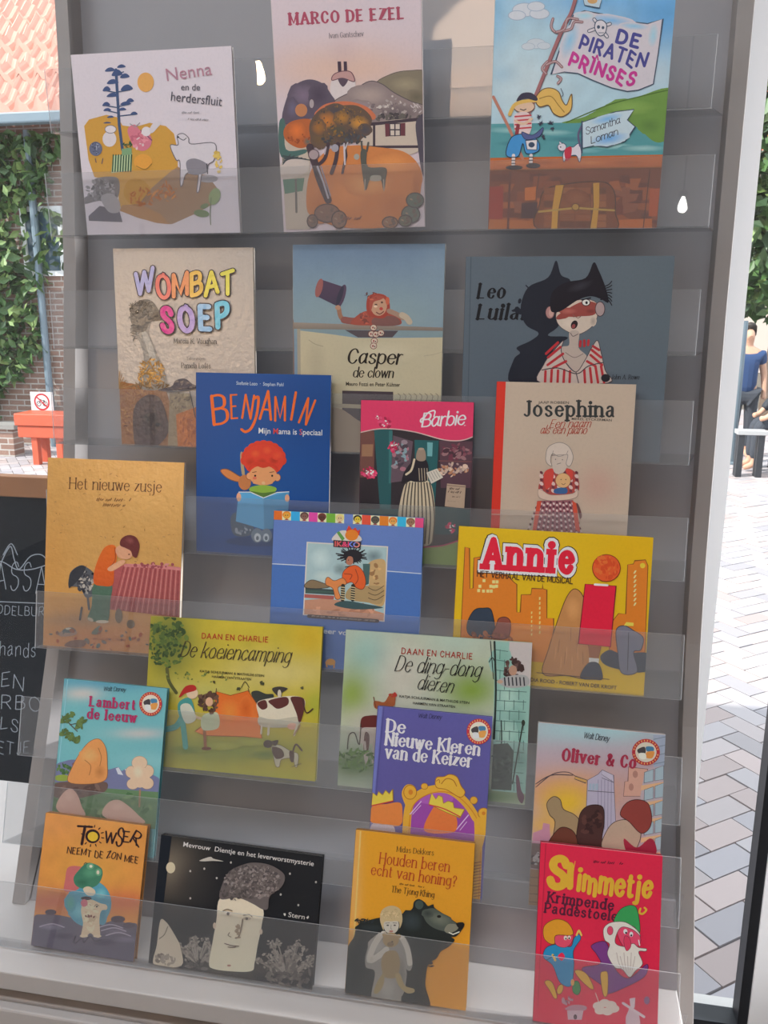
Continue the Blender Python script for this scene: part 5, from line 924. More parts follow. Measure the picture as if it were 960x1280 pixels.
c.T('DAAN EN CHARLIE', '94201e', 318, 184, 634, 203, 25, w=11, gap=26); c.T('De koeienc@mping', '352c22', 215, 270, 735, 302, 72, w=7, con=.5, sl=.45, gap=17, scr=True)
c.B('KATJA SCHUURMAN & MATHILDE STEIN', '3a3420', 308, 346, 616, 369, 11, .012); c.B('HARMEN VAN STRAATEN', '3a3420', 366, 372, 554, 386, 11, .012)
[c.G(q, '7a7e36', x, y, 90, 24) for q, x, y in (('5a6a30', 250, 720), ('8c8c40', 420, 700), ('56662e', 620, 740), ('868a3c', 560, 680))]
c.S('2c302c', 555, 445, 585, 435, 625, 450, 660, 452, 655, 475, 600, 490, 575, 490); c.S('322e2c', 655, 425, 690, 415, 730, 425, 702, 445, 698, 470, 670, 450); c.E('aaa28e', 690, 450, 9, 20)
c.P(('b4561c', 'ba6a34'), 385, 438, 455, 458, 540, 435, 582, 500, 606, 664, 520, 655, 400, 652, 330, 650, 285, 630, 378, 560, line='7a3c1a', lw=3); c.G('c4702e', 'b75e26', 450, 540, 50, 70); c.G('a84c18', 'b75e26', 530, 520, 34, 60); c.L('4a3c28', 4, 388, 425, 386, 450); c.L('4a3c28', 4, 540, 425, 545, 440); c.C('4a4428', 4, 508, 420, 525, 392, 545, 420)
c.S('b4ac98', 582, 495, 640, 472, 760, 460, 812, 480, 804, 540, 782, 600, 760, 605, 700, 612, 640, 600, 600, 605, 592, 560); c.S('9c9684', 592, 560, 660, 575, 780, 560, 782, 600, 700, 612, 600, 605)
c.S('4a2422', 640, 482, 722, 465, 732, 500, 685, 522, 655, 505); c.S('4a2422', 745, 466, 800, 468, 812, 500, 800, 560, 785, 590, 772, 545, 756, 505); c.S('4a2422', 584, 495, 622, 480, 632, 515, 605, 525); c.C('3a2420', 6, 800, 475, 818, 540, 850, 522); c.E('bc8a78', 752, 606, 25, 16)
c.L('a8a08c', 11, 640, 600, 636, 645); c.L('a8a08c', 10, 775, 600, 760, 648); c.L('8a6a50', 6, 790, 600, 758, 648); c.L('a8a08c', 9, 605, 600, 602, 640)
c.C('3f8078', 28, 225, 560, 195, 605, 148, 620); c.C('3f8078', 26, 222, 560, 232, 630, 240, 705); c.S('3a7a74', 205, 495, 262, 470, 285, 550, 260, 575, 215, 570); c.E('c4a084', 272, 447, 28, 27); c.S('94241f', 208, 467, 238, 416, 280, 408, 290, 432, 240, 448); c.C('c4a084', 13, 262, 520, 290, 560, 330, 570); c.S('a8a898', 215, 510, 260, 500, 290, 570, 240, 590)
c.L('7a4a30', 15, 330, 620, 336, 712); c.E('5a2e24', 340, 712, 24, 8); c.S('9aa084', 322, 555, 392, 540, 398, 612, 322, 622); c.D(['4a342a', '5a4234', '3a2820'], 350, 492, 46, 52, 50, 14, 6); c.E('b48e70', 354, 488, 18, 22); c.E('9aa084', 380, 590, 14, 20)
c.S('a09a84', 652, 705, 690, 695, 745, 725, 780, 740, 776, 795, 765, 798, 752, 760, 700, 765, 690, 798, 672, 795, 660, 740, line='4a3c34', lw=2); c.E('3a2c28', 635, 690, 22, 19); c.S('3a2c28', 650, 680, 685, 672, 672, 700); c.S('4a3630', 655, 705, 700, 715, 712, 750, 672, 760); c.S('4a3630', 738, 725, 760, 730, 758, 775, 742, 770); c.C('4a3630', 8, 755, 725, 770, 692, 798, 722); c.C('4a4a34', 3, 750, 800, 775, 790, 795, 785)
for x, y in ((498, 425), (800, 424), (608, 398), (375, 390)): c.D(['3a3a24'], x, y, 7, 6, 5, 8, x)
c.fin()

# --- girl at the tower
c = book('wide pale green book with a curly haired girl at a stone tower', 7, 0.2536, 0.2656, 0.2226, 0.0006, 0.008, [(432.9, 787.3), (665.3, 803.9), (656.1, 1006.3), (422.2, 981.7)], (410, 770, .28125), 'aeb0a0', '9aa894')
c.bg('a6ae9a', [(190, 180, 110, 120, '7ea8a0', .9), (110, 350, 90, 110, '7c9238', .95), (640, 330, 130, 90, '6f8a2e', .95), (330, 260, 120, 160, 'b6b0a2', .8), (200, 480, 120, 70, 'b4aea0', .9), (120, 660, 130, 70, '4f6e34', .95), (700, 800, 240, 50, '4a6a34', .9), (560, 110, 120, 60, '9ab0a2', .6)], wob=.06)
c.P('b2aaa6', 800, 115, 912, 120, 900, 310, 798, 270); c.P('84aa9e', 742, 112, 806, 116, 800, 280, 900, 315, 878, 790, 730, 775); [c.G(q, '84aa9e', x, y, 55, 70) for q, x, y in (('9cbcae', 800, 360), ('6f978c', 840, 470), ('98b8aa', 790, 520), ('6a9084', 850, 640), ('74a092', 770, 200))]
for i in range(14):
    y = 150 + i * 45; x1 = 800 if y < 290 else 890 - i * 2; c.L('4a6860', 3, 745, y, x1, y + 8)
    for j in range(3): c.L('4a6860', 3, 765 + j * 42 + (i % 2) * 20, y, 764 + j * 42 + (i % 2) * 20, y + 42) if 765 + j * 42 + 20 < x1 else None
c.P('3a443e', 735, 570, 800, 565, 826, 600, 815, 775, 725, 770); c.D(['4a564e', '2a322e'], 770, 670, 40, 90, 30, 15, 3, .3); c.C('28322e', 9, 740, 115, 746, 330, 738, 545); c.L('28322e', 4, 722, 112, 736, 280); c.C('2a3028', 6, 868, 470, 845, 600, 820, 745); c.E('2a3028', 868, 475, 8, 14); c.C('28322e', 5, 770, 465, 772, 550, 768, 575); c.C('28322e', 4, 716, 205, 730, 185, 740, 200)
c.D(['4a3432', '3a2826', '5a4440'], 825, 240, 44, 50, 60, 13, 5); c.E('a5806a', 822, 242, 18, 23); c.S('9a9a98', 752, 290, 800, 268, 870, 262, 895, 285, 880, 312, 800, 318); [c.L('2c2c32', 6, 785 + i * 17, 274, 788 + i * 17, 308) for i in range(6)]; c.E('b09078', 765, 292, 13, 8)
c.T('DAAN EN CHARLIE', '982a22', 328, 167, 640, 192, 25, w=11, gap=26); c.T('De ding-dong', '1e1c1a', 298, 243, 672, 272, 68, w=7, con=.5, sl=.45, gap=17, scr=True); c.T('dieren', '1e1c1a', 396, 323, 548, 342, 64, w=7, con=.5, sl=.45, gap=17, scr=True)
c.B('KATJA SCHUURMAN & MATHILDE STEIN', '2a2c26', 318, 361, 628, 391, 11, .012); c.B('HARMEN VAN STRAATEN', '2a2c26', 378, 391, 565, 408, 11, .012)
c.S('92502e', 205, 380, 225, 378, 252, 382, 274, 350, 298, 345, 300, 378, 288, 402, 215, 412); c.D(['a03028'], 287, 352, 16, 8, 10, 8, 3); c.L('6a3a24', 4, 204, 360, 214, 405)
c.S('b0a498', 140, 560, 150, 470, 215, 450, 240, 560, 185, 570, 178, 640, 165, 645, 155, 570); c.S('5c2422', 145, 510, 150, 455, 185, 442, 230, 446, 230, 490, 160, 495); c.S('5a3a34', 165, 520, 185, 530, 180, 600, 160, 610); c.L('a89c90', 10, 165, 560, 172, 660); c.L('a89c90', 9, 205, 560, 200, 650); c.C('3a3028', 5, 88, 590, 95, 530, 120, 520, 140, 570, 148, 480); c.D(['5a7a3c', '44602e', '6a8a48'], 120, 640, 90, 50, 60, 16, 6, .3)
c.S('5f3a4a', 836, 712, 848, 715, 858, 770, 872, 800, 862, 832, 842, 800)
c.fin()

# --- small disc-badged series
def badge(c, x, y, rx, ry):
    c.E('a02a34', x, y, rx, ry, n=30); c.E('b8b0a0', x, y, rx * .76, ry * .76, n=26)
    for a in range(26):
        if a not in (0, 13): t = a * .2417; c.E('c89a58', x + rx * .88 * math.cos(t), y + ry * .88 * math.sin(t), rx * .05, ry * .07, n=6)
    c.S('3a6a8a', x, y - ry * .4, x + rx * .5, y - ry * .4, x + rx * .55, y - ry * .1, x + rx * .1, y - ry * .05); c.S('c08040', x + rx * .05, y, x + rx * .6, y - ry * .05, x + rx * .45, y + ry * .45, x, y + ry * .4); c.S('3a3638', x - rx * .6, y - ry * .2, x - rx * .1, y - ry * .4, x - rx * .05, y + ry * .1, x - rx * .5, y + ry * .1); c.S('cfc6b8', x - rx * .5, y + ry * .1, x - rx * .05, y + ry * .1, x, y + ry * .5, x - rx * .4, y + ry * .5)
c = book('small teal book with maroon title, mountains and a tan boulder', 8, -0.1763, 0.1658, 0.2449, -0.0101, 0.009, [(80.6, 848.5), (208.9, 861.3), (191.3, 1073.0), (61.8, 1055.1)], (50, 830, .1875), 'a09a98', '4f8a92')
c.bg('5f979c', [(500, 120, 500, 60, '4a8094', .9), (280, 200, 130, 42, 'aaa49e', .95), (650, 465, 170, 34, 'a8a09c', .9), (300, 500, 300, 200, '68a0a0', .5), (700, 650, 200, 60, '7aa8a8', .6)]); c.L('7aa4ac', 6, 185, 105, 90, 1000)
c.S('626684', 100, 690, 160, 650, 240, 640, 300, 690, 400, 678, 450, 705, 520, 688, 545, 712, 580, 698, 640, 720, 700, 725, 800, 770, 800, 880, 90, 860); c.P('b0b2b8', 505, 696, 525, 690, 556, 742, 520, 735); c.P('b0b2b8', 565, 702, 585, 698, 615, 730, 580, 728); c.D(['6a4a5a'], 235, 675, 20, 25, 10, 12, 3); c.D(['44603c', '3a5634', '54703e'], 160, 700, 50, 30, 40, 12, 5); c.E('7a8a3c', 150, 760, 55, 22)
c.P('557050', 90, 790, 300, 795, 450, 830, 800, 855, 775, 1100, 50, 1080); c.D(['4a6844', '637c54', '3f5c3c'], 420, 960, 350, 110, 70, 34, 7, .4); c.S('5c4a44', 100, 800, 200, 785, 330, 790, 445, 790, 435, 850, 330, 880, 200, 905, 90, 880); c.D(['6a564e', '4c3c38'], 260, 835, 150, 35, 24, 24, 3, .4)
c.S('bd7f4a', 190, 785, 215, 690, 270, 590, 330, 520, 395, 500, 440, 560, 450, 660, 440, 770, 330, 800, line='7a4a2c', lw=3); c.G('cc925c', 'bd7f4a', 330, 610, 70, 60); c.G('a46a3a', 'bd7f4a', 400, 720, 40, 50); c.C('8a5430', 4, 300, 640, 340, 680, 330, 740); c.C('8a5430', 4, 390, 560, 410, 620, 400, 680)
c.L('8a6a54', 12, 668, 840, 664, 950); [c.E('c0a288', x, y, a, b_, line='8a6a54', lw=2) for x, y, a, b_ in ((620, 800, 40, 36), (715, 795, 44, 40), (610, 720, 38, 40), (720, 715, 40, 42), (665, 660, 52, 46))]; c.E('c0a288', 668, 755, 66, 70); c.G('ccb29a', 'c0a288', 655, 720, 40, 50)
c.S('b08e80', 110, 960, 140, 880, 200, 830, 250, 870, 280, 950, 300, 1010, 180, 1010); c.S('b09082', 420, 1010, 450, 930, 520, 905, 590, 945, 660, 1010, 700, 1060, 560, 1065); c.G('bc9c8e', 'b08e80', 200, 880, 40, 40); c.G('bc9c8e', 'b09082', 520, 950, 60, 30)
c.C('4a3a28', 6, 150, 345, 200, 400, 250, 450); c.L('4a3a28', 5, 200, 405, 250, 395)
for x, y in ((205, 340), (270, 405), (165, 375), (200, 480), (165, 460), (240, 500), (280, 380)): c.D(['4a5c34', '566a3c'], x, y, 26, 22, 10, 18, x, .5)
c.T('W@lt Disney', '2a3038', 424, 178, 572, 184, 28, w=8, sl=.2, gap=10); c.T('Lambert', '942850', 336, 278, 632, 303, 60, w=20, con=.45, serif=8, gap=17); c.T('de leeuw', '942850', 320, 360, 638, 388, 60, w=20, con=.45, serif=8, gap=17); badge(c, 740, 266, 76, 80)
c.fin()

c = book('small purple book with white title and a gold mirror frame holding a crown', 8, 0.3073, 0.1604, 0.2450, -0.0079, 0.009, [(472.4, 883.0), (615.3, 896.7), (602.3, 1124.7), (457.9, 1105.2)], (440, 870, .21097), '9c9490', '4a4a80')
c.bg('4a4880', [(480, 500, 400, 300, '4c4678', .6)]); c.L('5a6096', 24, 170, 62, 95, 900); c.L('3e3e70', 5, 190, 62, 115, 900)
c.T('W@lt Disney', '24243a', 392, 129, 530, 138, 26, w=8, sl=.2, gap=10)
for t, q in (('De', (208, 212, 308, 220)), ('Nieuwe Kleren', (200, 288, 750, 350)), ('van de Keizer', (200, 366, 704, 420))): c.T(t, 'bcb2b4', *q, 72, w=20, con=.6, serif=5, gap=12)
badge(c, 751, 211, 72, 76)
c.S('7a3a84', 310, 1000, 322, 760, 345, 640, 410, 580, 500, 552, 580, 562, 660, 620, 725, 710, 750, 790, 730, 1000); c.S('8a4a92', 400, 620, 500, 570, 600, 600, 560, 640, 450, 640)
for q in ((318, 1000, 325, 760, 345, 640, 410, 578, 500, 550, 585, 562, 665, 622, 728, 712, 750, 790, 735, 1210),): c.C('c8882c', 48, *q); c.C('a8641c', 5, *[v + (14 if i % 2 == 0 else 18) for i, v in enumerate(q)])
c.C('c8882c', 30, 330, 640, 310, 580, 330, 540, 362, 548, 360, 585, 335, 590); c.E('c8882c', 345, 570, 38, 42, line='8a5018', lw=4); c.E('a8641c', 348, 570, 13, 16)
c.S('cc8e30', 500, 540, 500, 485, 545, 478, 580, 464, 622, 480, 645, 530, 670, 570, 640, 600, 560, 555, line='8a5018', lw=4); c.C('8a5018', 5, 530, 520, 560, 490, 600, 500, 620, 535); c.C('8a5018', 4, 500, 505, 515, 495, 520, 515); c.E('c8882c', 430, 535, 20, 18, line='8a5018', lw=3); c.E('c8882c', 722, 618, 22, 22, line='8a5018', lw=3); c.E('c8882c', 780, 695, 33, 32, line='8a5018', lw=4); c.S('c8882c', 735, 740, 770, 720, 805, 730, 795, 800, 770, 900, 735, 960); c.E('a8641c', 780, 695, 11, 11)
for i in range(12): c.L('7a4614', 5, 722, 990 + i * 18, 764, 982 + i * 18)
c.L('b09ab4', 6, 345, 700, 410, 625); c.L('b09ab4', 4, 360, 700, 408, 648); c.L('b09ab4', 6, 620, 790, 690, 705); c.L('b09ab4', 4, 640, 795, 680, 745)
c.S('c06030', 430, 800, 470, 680, 520, 640, 600, 680, 625, 760, 590, 810); c.P('c8a23c', 455, 640, 472, 575, 498, 612, 512, 588, 536, 598, 542, 636, 570, 622, 600, 632, 605, 662, 645, 668, 668, 672, 640, 722, 560, 690, line='8a6420', lw=4); c.C('a03030', 7, 460, 645, 545, 668, 640, 715); c.S('c06a34', 108, 740, 120, 655, 200, 640, 285, 632, 300, 690, 290, 762, 200, 770); c.P('c8a23c', 116, 650, 124, 572, 148, 592, 158, 566, 182, 586, 200, 558, 222, 580, 242, 552, 244, 622, line='8a6420', lw=4); c.L('a03030', 7, 118, 650, 244, 622); c.S('a89aa0', 118, 760, 180, 762, 250, 775, 240, 860, 110, 850)
c.fin()

c = book('small pastel sunset book with city blocks and a maroon title', 8, 0.5302, 0.1663, 0.2422, -0.0090, 0.009, [(673.1, 903.2), (831.9, 918.7), (821.3, 1152.7), (660.6, 1130.9)], (640, 890, .22917), 'a8a0a0', 'a09890')
c.bg('a08c94', [(450, 90, 500, 110, '8db0b4', .95), (330, 260, 300, 80, 'a0929c', .8), (300, 440, 330, 120, 'bc8458', .9), (300, 500, 150, 100, 'd0a028', .95), (180, 620, 160, 80, 'c8982c', .7)])
c.P('9d97a8', 398, 700, 412, 372, 470, 340, 490, 318, 555, 346, 558, 440, 570, 700, line='5a5460', lw=3); c.P('a8a2b0', 488, 340, 492, 316, 552, 344, 554, 384, line='5a5460', lw=2); [c.L('77718a', 3, 470 + i * 18, 370, 468 + i * 18, 640) for i in range(5)]; [c.P('8a9aa8', 420 + i * 18, 392, 434 + i * 18, 390, 433 + i * 18, 426, 419 + i * 18, 428) for i in range(3)]; c.L('5a5460', 4, 415, 430, 558, 440); c.L('5a5460', 3, 490, 360, 555, 385)
c.P('b58c7c', 608, 460, 615, 380, 632, 378, 636, 300, 740, 312, 702, 460, line='6a4a48', lw=3); c.E('9a7064', 650, 410, 13, 20); c.E('9a7064', 672, 340, 14, 20); c.P('a2949a', 700, 460, 722, 330, 772, 300, 842, 240, 842, 770, 740, 740); c.P('8a94a4', 770, 125, 842, 128, 838, 290, 772, 302); [c.L('6a7480', 4, 772, 150 + i * 45, 842, 135 + i * 45) for i in range(4)]
for i in range(5):
    y = 330 + i * 95; c.P('8ea0a8', 722, y, 772, y - 18, 770, y + 48, 720, y + 58, line='5a5a64', lw=3); c.P('8ea0a8', 780, y - 20, 828, y - 38, 826, y + 38, 778, y + 46, line='5a5a64', lw=3); c.P('c09a74', 704, y + 72, 836, y + 50, 834, y + 80, 702, y + 98)
c.C('4f4448', 5, 130, 392, 215, 345, 330, 345); c.C('4f4448', 4, 130, 410, 220, 340, 300, 328, 345, 350); c.P('b08a50', 345, 350, 410, 372, 402, 388, 340, 365, line='4f4448', lw=3); c.P('a8788a', 115, 660, 165, 640, 170, 605, 205, 612, 210, 720, 110, 740)
c.P('66544e', 105, 715, 165, 720, 152, 860, 98, 850); c.D(['3a3234', 'a09a98'], 128, 800, 22, 40, 18, 12, 3); c.P('84694e', 96, 855, 155, 862, 140, 1065, 80, 1055); [c.L('5c4838', 4, 92, 900 + i * 45, 145, 905 + i * 45) for i in range(4)]
c.S('8a7658', 232, 720, 235, 600, 205, 560, 190, 500, 225, 462, 262, 478, 280, 530, 340, 560, 372, 610, 375, 740, line='3f3228', lw=4); c.S('3e2624', 362, 720, 362, 600, 382, 538, 430, 508, 495, 520, 502, 610, 490, 690, 500, 740, line='241618', lw=4); c.D(['4e302c', '301c1c'], 430, 600, 55, 80, 24, 18, 3); c.S('5c3226', 205, 700, 262, 632, 320, 640, 350, 680, 345, 735, 210, 730, line='2e1a16', lw=4)
c.S('a08a78', 495, 745, 510, 660, 560, 600, 640, 590, 700, 640, 690, 720, 640, 770, line='4a3a34', lw=4); c.S('7c3630', 590, 560, 620, 500, 680, 478, 742, 500, 762, 580, 745, 640, 700, 660, 640, 600, line='3a1c1c', lw=4); c.S('8a2036', 610, 690, 680, 740, 750, 690, 782, 720, 775, 780, 640, 780)
c.T('W@lt Disney', '26262e', 390, 142, 528, 160, 32, w=8, sl=.2, gap=10); c.T('Oliver & Co', '902a40', 276, 264, 668, 306, 62, w=24, con=.55, serif=6, gap=15); badge(c, 730, 219, 76, 72)
c.fin()

# --- front row
c = book('orange book with black brush lettering and a white dog before a blue globe', 9, -0.1772, 0.1605, 0.1872, -0.0120, 0.011, [(57.6, 1015.9), (184.2, 1032.8), (167.0, 1202.3), (38.9, 1181.3)], (20, 1000, .19792), 'b0a090', 'b8804a')
c.bg('bd7f3e', [(480, 420, 220, 160, 'c08c40', .7), (250, 150, 200, 100, 'c4844e', .6), (250, 640, 350, 70, 'a85c48', .85), (700, 640, 200, 70, 'b05e40', .8), (620, 130, 200, 60, 'c88c50', .5)], wob=.08)
c.S('56505e', 100, 760, 180, 722, 260, 725, 340, 740, 450, 760, 560, 775, 640, 752, 700, 780, 770, 800, 750, 1060, 60, 1060); [c.G(q, '56505e', x, y, 90, 26) for q, x, y in (('75707e', 220, 800), ('3f3a48', 300, 860), ('6a6472', 640, 830), ('403b49', 560, 900), ('4a4452', 200, 930), ('48424f', 420, 960), ('6e6876', 700, 880))]; c.E('3f3844', 220, 708, 36, 18); c.E('3f3844', 645, 752, 45, 22); c.E('4a4450', 715, 790, 38, 18)
for x, y in ((230, 795), (620, 820), (600, 800), (650, 850)): c.C('948c98', 7, x - 80, y + 5, x, y - 14, x + 75, y + 8)
c.E('4a8698', 462, 652, 142, 150, n=30); c.G('68a6b0', '4a8698', 400, 700, 70, 60); c.G('3f7486', '4a8698', 540, 720, 40, 70); c.G('4a8c7c', '4a8698', 345, 650, 40, 60); c.G('6aa6aa', '4a8698', 540, 590, 40, 40)
c.S('ac5e5c', 305, 570, 312, 500, 330, 425, 400, 418, 430, 440, 390, 500, 400, 555, 350, 578); c.S('3a6e56', 365, 490, 400, 440, 440, 402, 480, 398, 540, 430, 545, 485, 510, 540, 440, 560, 380, 540); c.G('4f8668', '3a6e56', 470, 460, 60, 40); c.G('2e5c46', '3a6e56', 420, 520, 50, 26); c.E('5a8c6c', 470, 418, 24, 20); c.E('5a8c6c', 522, 455, 20, 24); c.E('c0b8a4', 474, 418, 10, 9); c.E('c0b8a4', 519, 456, 9, 13); c.C('2c4a3c', 4, 430, 405, 440, 395, 450, 400); c.S('b8a890', 425, 560, 460, 545, 500, 570, 495, 600, 450, 600)
c.S('bda98c', 428, 645, 475, 628, 530, 650, 572, 662, 575, 690, 540, 700, 528, 760, 532, 860, 505, 865, 470, 840, 440, 865, 412, 860, 425, 780, 412, 700); c.D(['cbb89a', 'aa967a'], 475, 740, 45, 80, 30, 18, 4, .5); c.E('32252c', 445, 620, 34, 12); c.E('b0606a', 432, 650, 22, 24); c.E('1c1418', 512, 672, 6, 6, ); c.C('5a4840', 4, 495, 672, 510, 658, 525, 668); c.L('c0ac90', 12, 545, 680, 572, 672); c.E('c4b094', 430, 858, 26, 9); c.E('c4b094', 515, 858, 26, 9); c.D(['6a3c38'], 470, 735, 32, 6, 10, 8, 6)
c.C('2c2430', 5, 360, 900, 380, 855, 372, 905, 420, 870, 430, 900, 470, 860, 500, 890, 540, 880)
c.T('T', '2a181c', 372, 275, 462, 280, 112, w=11, con=.3, gap=8, sl=.12); c.E('2a181c', 485, 228, 46, 44, 10); c.E('d0a030', 487, 230, 33, 30, 10)
for a in range(12): c.L('2a181c', 6, 485 + 58 * math.cos(a * .5236 + .2), 226 + 56 * math.sin(a * .5236 + .2), 485 + 72 * math.cos(a * .5236 + .2), 226 + 68 * math.sin(a * .5236 + .2))
c.T('W', '2a181c', 560, 265, 625, 275, 68, w=14, con=.3); c.T('S', '2a181c', 632, 288, 668, 290, 112, w=11, con=.3, sl=.2); c.T('E', '2a181c', 678, 262, 712, 266, 66, w=13, con=.3); c.T('R', '2a181c', 722, 262, 762, 285, 80, w=12, con=.3); c.L('2a181c', 9, 738, 235, 776, 296)
c.T('NEEMT DE ZON MEE', '2a181c', 325, 333, 770, 396, 40, w=12, con=.3, gap=20, jig=4)
c.fin()

c = book('wide black book with a tall pale stone head topped by grey curls', 9, 0.0061, 0.2391, 0.1759, -0.0126, 0.011, [(201.9, 1043.4), (403.5, 1070.7), (389.9, 1237.0), (185.8, 1203.4)], (180, 1020, .25), 'b4a490', '10151c')
c.bg('16181c', [(135, 260, 110, 120, '74695a', .9), (240, 330, 120, 140, '2c2a2a', .7), (500, 760, 500, 40, '4a443e', .5)]); c.P('0f161f', 88, 88, 140, 97, 60, 745, 0, 735)
c.E('b8ac90', 134, 258, 23, 28); c.S('aaa49a', 278, 222, 330, 204, 350, 214, 398, 226, 345, 224, 300, 226)
for x, y in ((435, 232), (302, 263), (364, 310), (232, 411), (730, 288), (860, 330), (684, 392), (772, 445), (232, 275)): c.E('a8a29a', x, y, 5, 6, n=8)
c.B('Mevrouw  Dientje en het leverworstmysterie', 'c4c0bc', 196, 152, 848, 250, 24, .004)
c.D(['5f5854', '4a4542'], 270, 700, 75, 80, 60, 16, 3, .4)
for cx, cy, n, s in ((270, 740, 26, 3), (720, 800, 44, 5)):
    g = random.Random(s)
    for i in range(n):
        a = g.uniform(-2.7, -.45); l = g.uniform(60, 190 if cx > 500 else 130); x, y = cx + l * math.cos(a), cy + l * math.sin(a); c.L(g.choice(['6a625c', '7c746c', '8a8278']), 6, cx + (x - cx) * .3, cy + (y - cy) * .3, x, y); c.D(['7a726a', '8c847a', '645c56'], x, y, 16, 18, 7, 9, i)
c.D(['5c5450', '6a625a', '4a4440'], 720, 800, 130, 60, 50, 18, 9, .5); c.S('b4a894', 85, 520, 112, 525, 135, 555, 165, 605, 184, 650, 190, 745, 55, 742, 68, 640); c.C('6a6054', 5, 80, 610, 105, 590, 122, 550); c.D(['6a6058', '8a8074'], 110, 715, 50, 25, 30, 12, 6)
c.S(('ccb8a2', 'd6bea6'), 382, 410, 470, 402, 592, 455, 592, 540, 572, 640, 556, 730, 538, 772, 430, 772, 350, 760, 328, 735, 342, 650, 365, 520); c.E('b8a48e', 356, 545, 8, 16); c.E('b8a48e', 588, 575, 8, 14)
c.S('5c5452', 385, 412, 392, 345, 430, 275, 500, 240, 560, 230, 640, 245, 705, 292, 690, 352, 632, 398, 622, 460, 592, 462, 545, 435, 472, 406); c.D(['4a4444', '7a706c', '6a625e', '857c78', '544c4a'], 545, 325, 140, 84, 420, 8, 4, .7); c.D(['5c5452', '4a4442'], 450, 385, 70, 30, 40, 12, 8, .5)
c.E('c4b8a8', 425, 482, 18, 10); c.E('5a5048', 425, 484, 7, 8); c.E('a89a88', 520, 508, 20, 8); c.E('5a5048', 518, 509, 7, 7); c.C('6a5c4e', 5, 400, 470, 420, 462, 445, 470); c.C('6a5c4e', 4, 500, 492, 530, 488, 545, 500); c.C('6a5a4a', 7, 498, 512, 490, 560, 478, 598, 462, 605); c.D(['8a7864', '96826c'], 478, 575, 14, 32, 16, 10, 4); c.C('6a5a4a', 4, 432, 578, 425, 592, 440, 600); c.C('5c4840', 5, 408, 632, 440, 642, 478, 646); c.C('6a564a', 5, 425, 650, 445, 652, 462, 650); c.E('94685a', 430, 742, 10, 5)
[c.L('3c3632', 4, 335 + i * 13, 772 + i * .9, 330 + i * 13, 820 + i * 2) for i in range(17)]
c.B('Stern', 'b8b4ae', 724, 499, 806, 512, 24, .004); c.D(['b8b4ae'], 708, 487, 3, 3, 8, 7, 2, .3); c.D(['b8b4ae'], 821, 503, 3, 3, 8, 7, 3, .3)
c.fin()

c = book('amber yellow book with a black bear behind a pale child holding a teddy', 9, 0.2914, 0.1636, 0.2138, -0.0026, 0.011, [(445.2, 1037.1), (593.6, 1054.6), (582.1, 1263.5), (431.3, 1240.3)], (410, 1020, .21875), 'a89880', 'b88024')
c.bg('c07e1e', [(700, 900, 250, 400, 'b8781e', .6), (150, 400, 40, 700, 'b88a4c', .8)]); c.L('c49a58', 8, 186, 88, 130, 1000)
c.T('Midas Dekkers', '2a1812', 393, 203, 603, 224, 30, w=9, con=.45, serif=4, gap=15); c.T('Houden beren', '94361a', 294, 270, 690, 318, 62, w=10, con=.5, serif=5, gap=15); c.T('echt van honing?', '94361a', 246, 333, 728, 402, 60, w=10, con=.5, serif=5, gap=15); c.X('5a3418', 410, 391, 556, 411, 12); c.T('The Tjong Khing', '2a1812', 362, 432, 605, 465, 34, w=9, con=.45, serif=4, gap=14)
c.S('1a1f1e', 80, 1010, 108, 770, 148, 690, 170, 622, 240, 592, 330, 572, 425, 556, 480, 530, 492, 488, 520, 473, 552, 490, 572, 512, 602, 503, 612, 525, 680, 570, 740, 610, 778, 612, 770, 642, 735, 684, 706, 690, 724, 708, 690, 745, 645, 772, 622, 810, 572, 850, 556, 960, 550, 1120, 80, 1050); c.D(['1a1f1e'], 590, 830, 40, 30, 14, 14, 4, .5); c.D(['1a1f1e', '20262a'], 200, 600, 60, 14, 24, 12, 5, .3)
c.S('40463f', 545, 545, 600, 525, 660, 560, 735, 612, 740, 640, 690, 660, 610, 640, 560, 600); c.G('5c6054', '40463f', 640, 590, 70, 40, 15); c.G('2c322e', '40463f', 570, 555, 36, 26); c.S('6a6a5c', 690, 615, 745, 622, 735, 650, 690, 668, 665, 650); c.E('34403c', 522, 505, 24, 26); c.S('100e0e', 732, 612, 772, 606, 776, 630, 755, 645); c.E('0c0a0a', 635, 572, 12, 8); c.L('c0b8a8', 6, 692, 664, 715, 674, 750, 660); c.G('2c3436', '1a1f1e', 480, 600, 70, 70); c.G('262c2e', '1a1f1e', 240, 640, 90, 30)
c.S('77736c', 218, 862, 216, 790, 250, 705, 300, 668, 420, 680, 462, 725, 485, 830, 470, 882, 440, 862, 430, 800, 415, 960, 412, 1065, 300, 1060, 248, 1030, 268, 890, line='3a3834', lw=2); c.G('8b8780', '77736c', 280, 740, 50, 60); c.G('625e58', '77736c', 420, 900, 30, 120); c.G('85817a', '77736c', 340, 980, 50, 80)
c.E('9c978c', 362, 622, 44, 50); c.S('9e8c68', 298, 590, 310, 535, 360, 510, 412, 530, 426, 590, 410, 640, 405, 602, 360, 600, 322, 605, 318, 650); c.D(['ae9c78', '8f7d5a', '948260'], 360, 556, 54, 34, 60, 9, 7, .2); c.E('3a3632', 342, 622, 7, 4); c.E('3a3632', 382, 622, 7, 4); c.L('6a645a', 4, 330, 610, 352, 608); c.L('6a645a', 4, 372, 608, 394, 610); c.C('7a746a', 4, 362, 620, 360, 640, 366, 644); c.E('8a5a50', 362, 656, 12, 5)
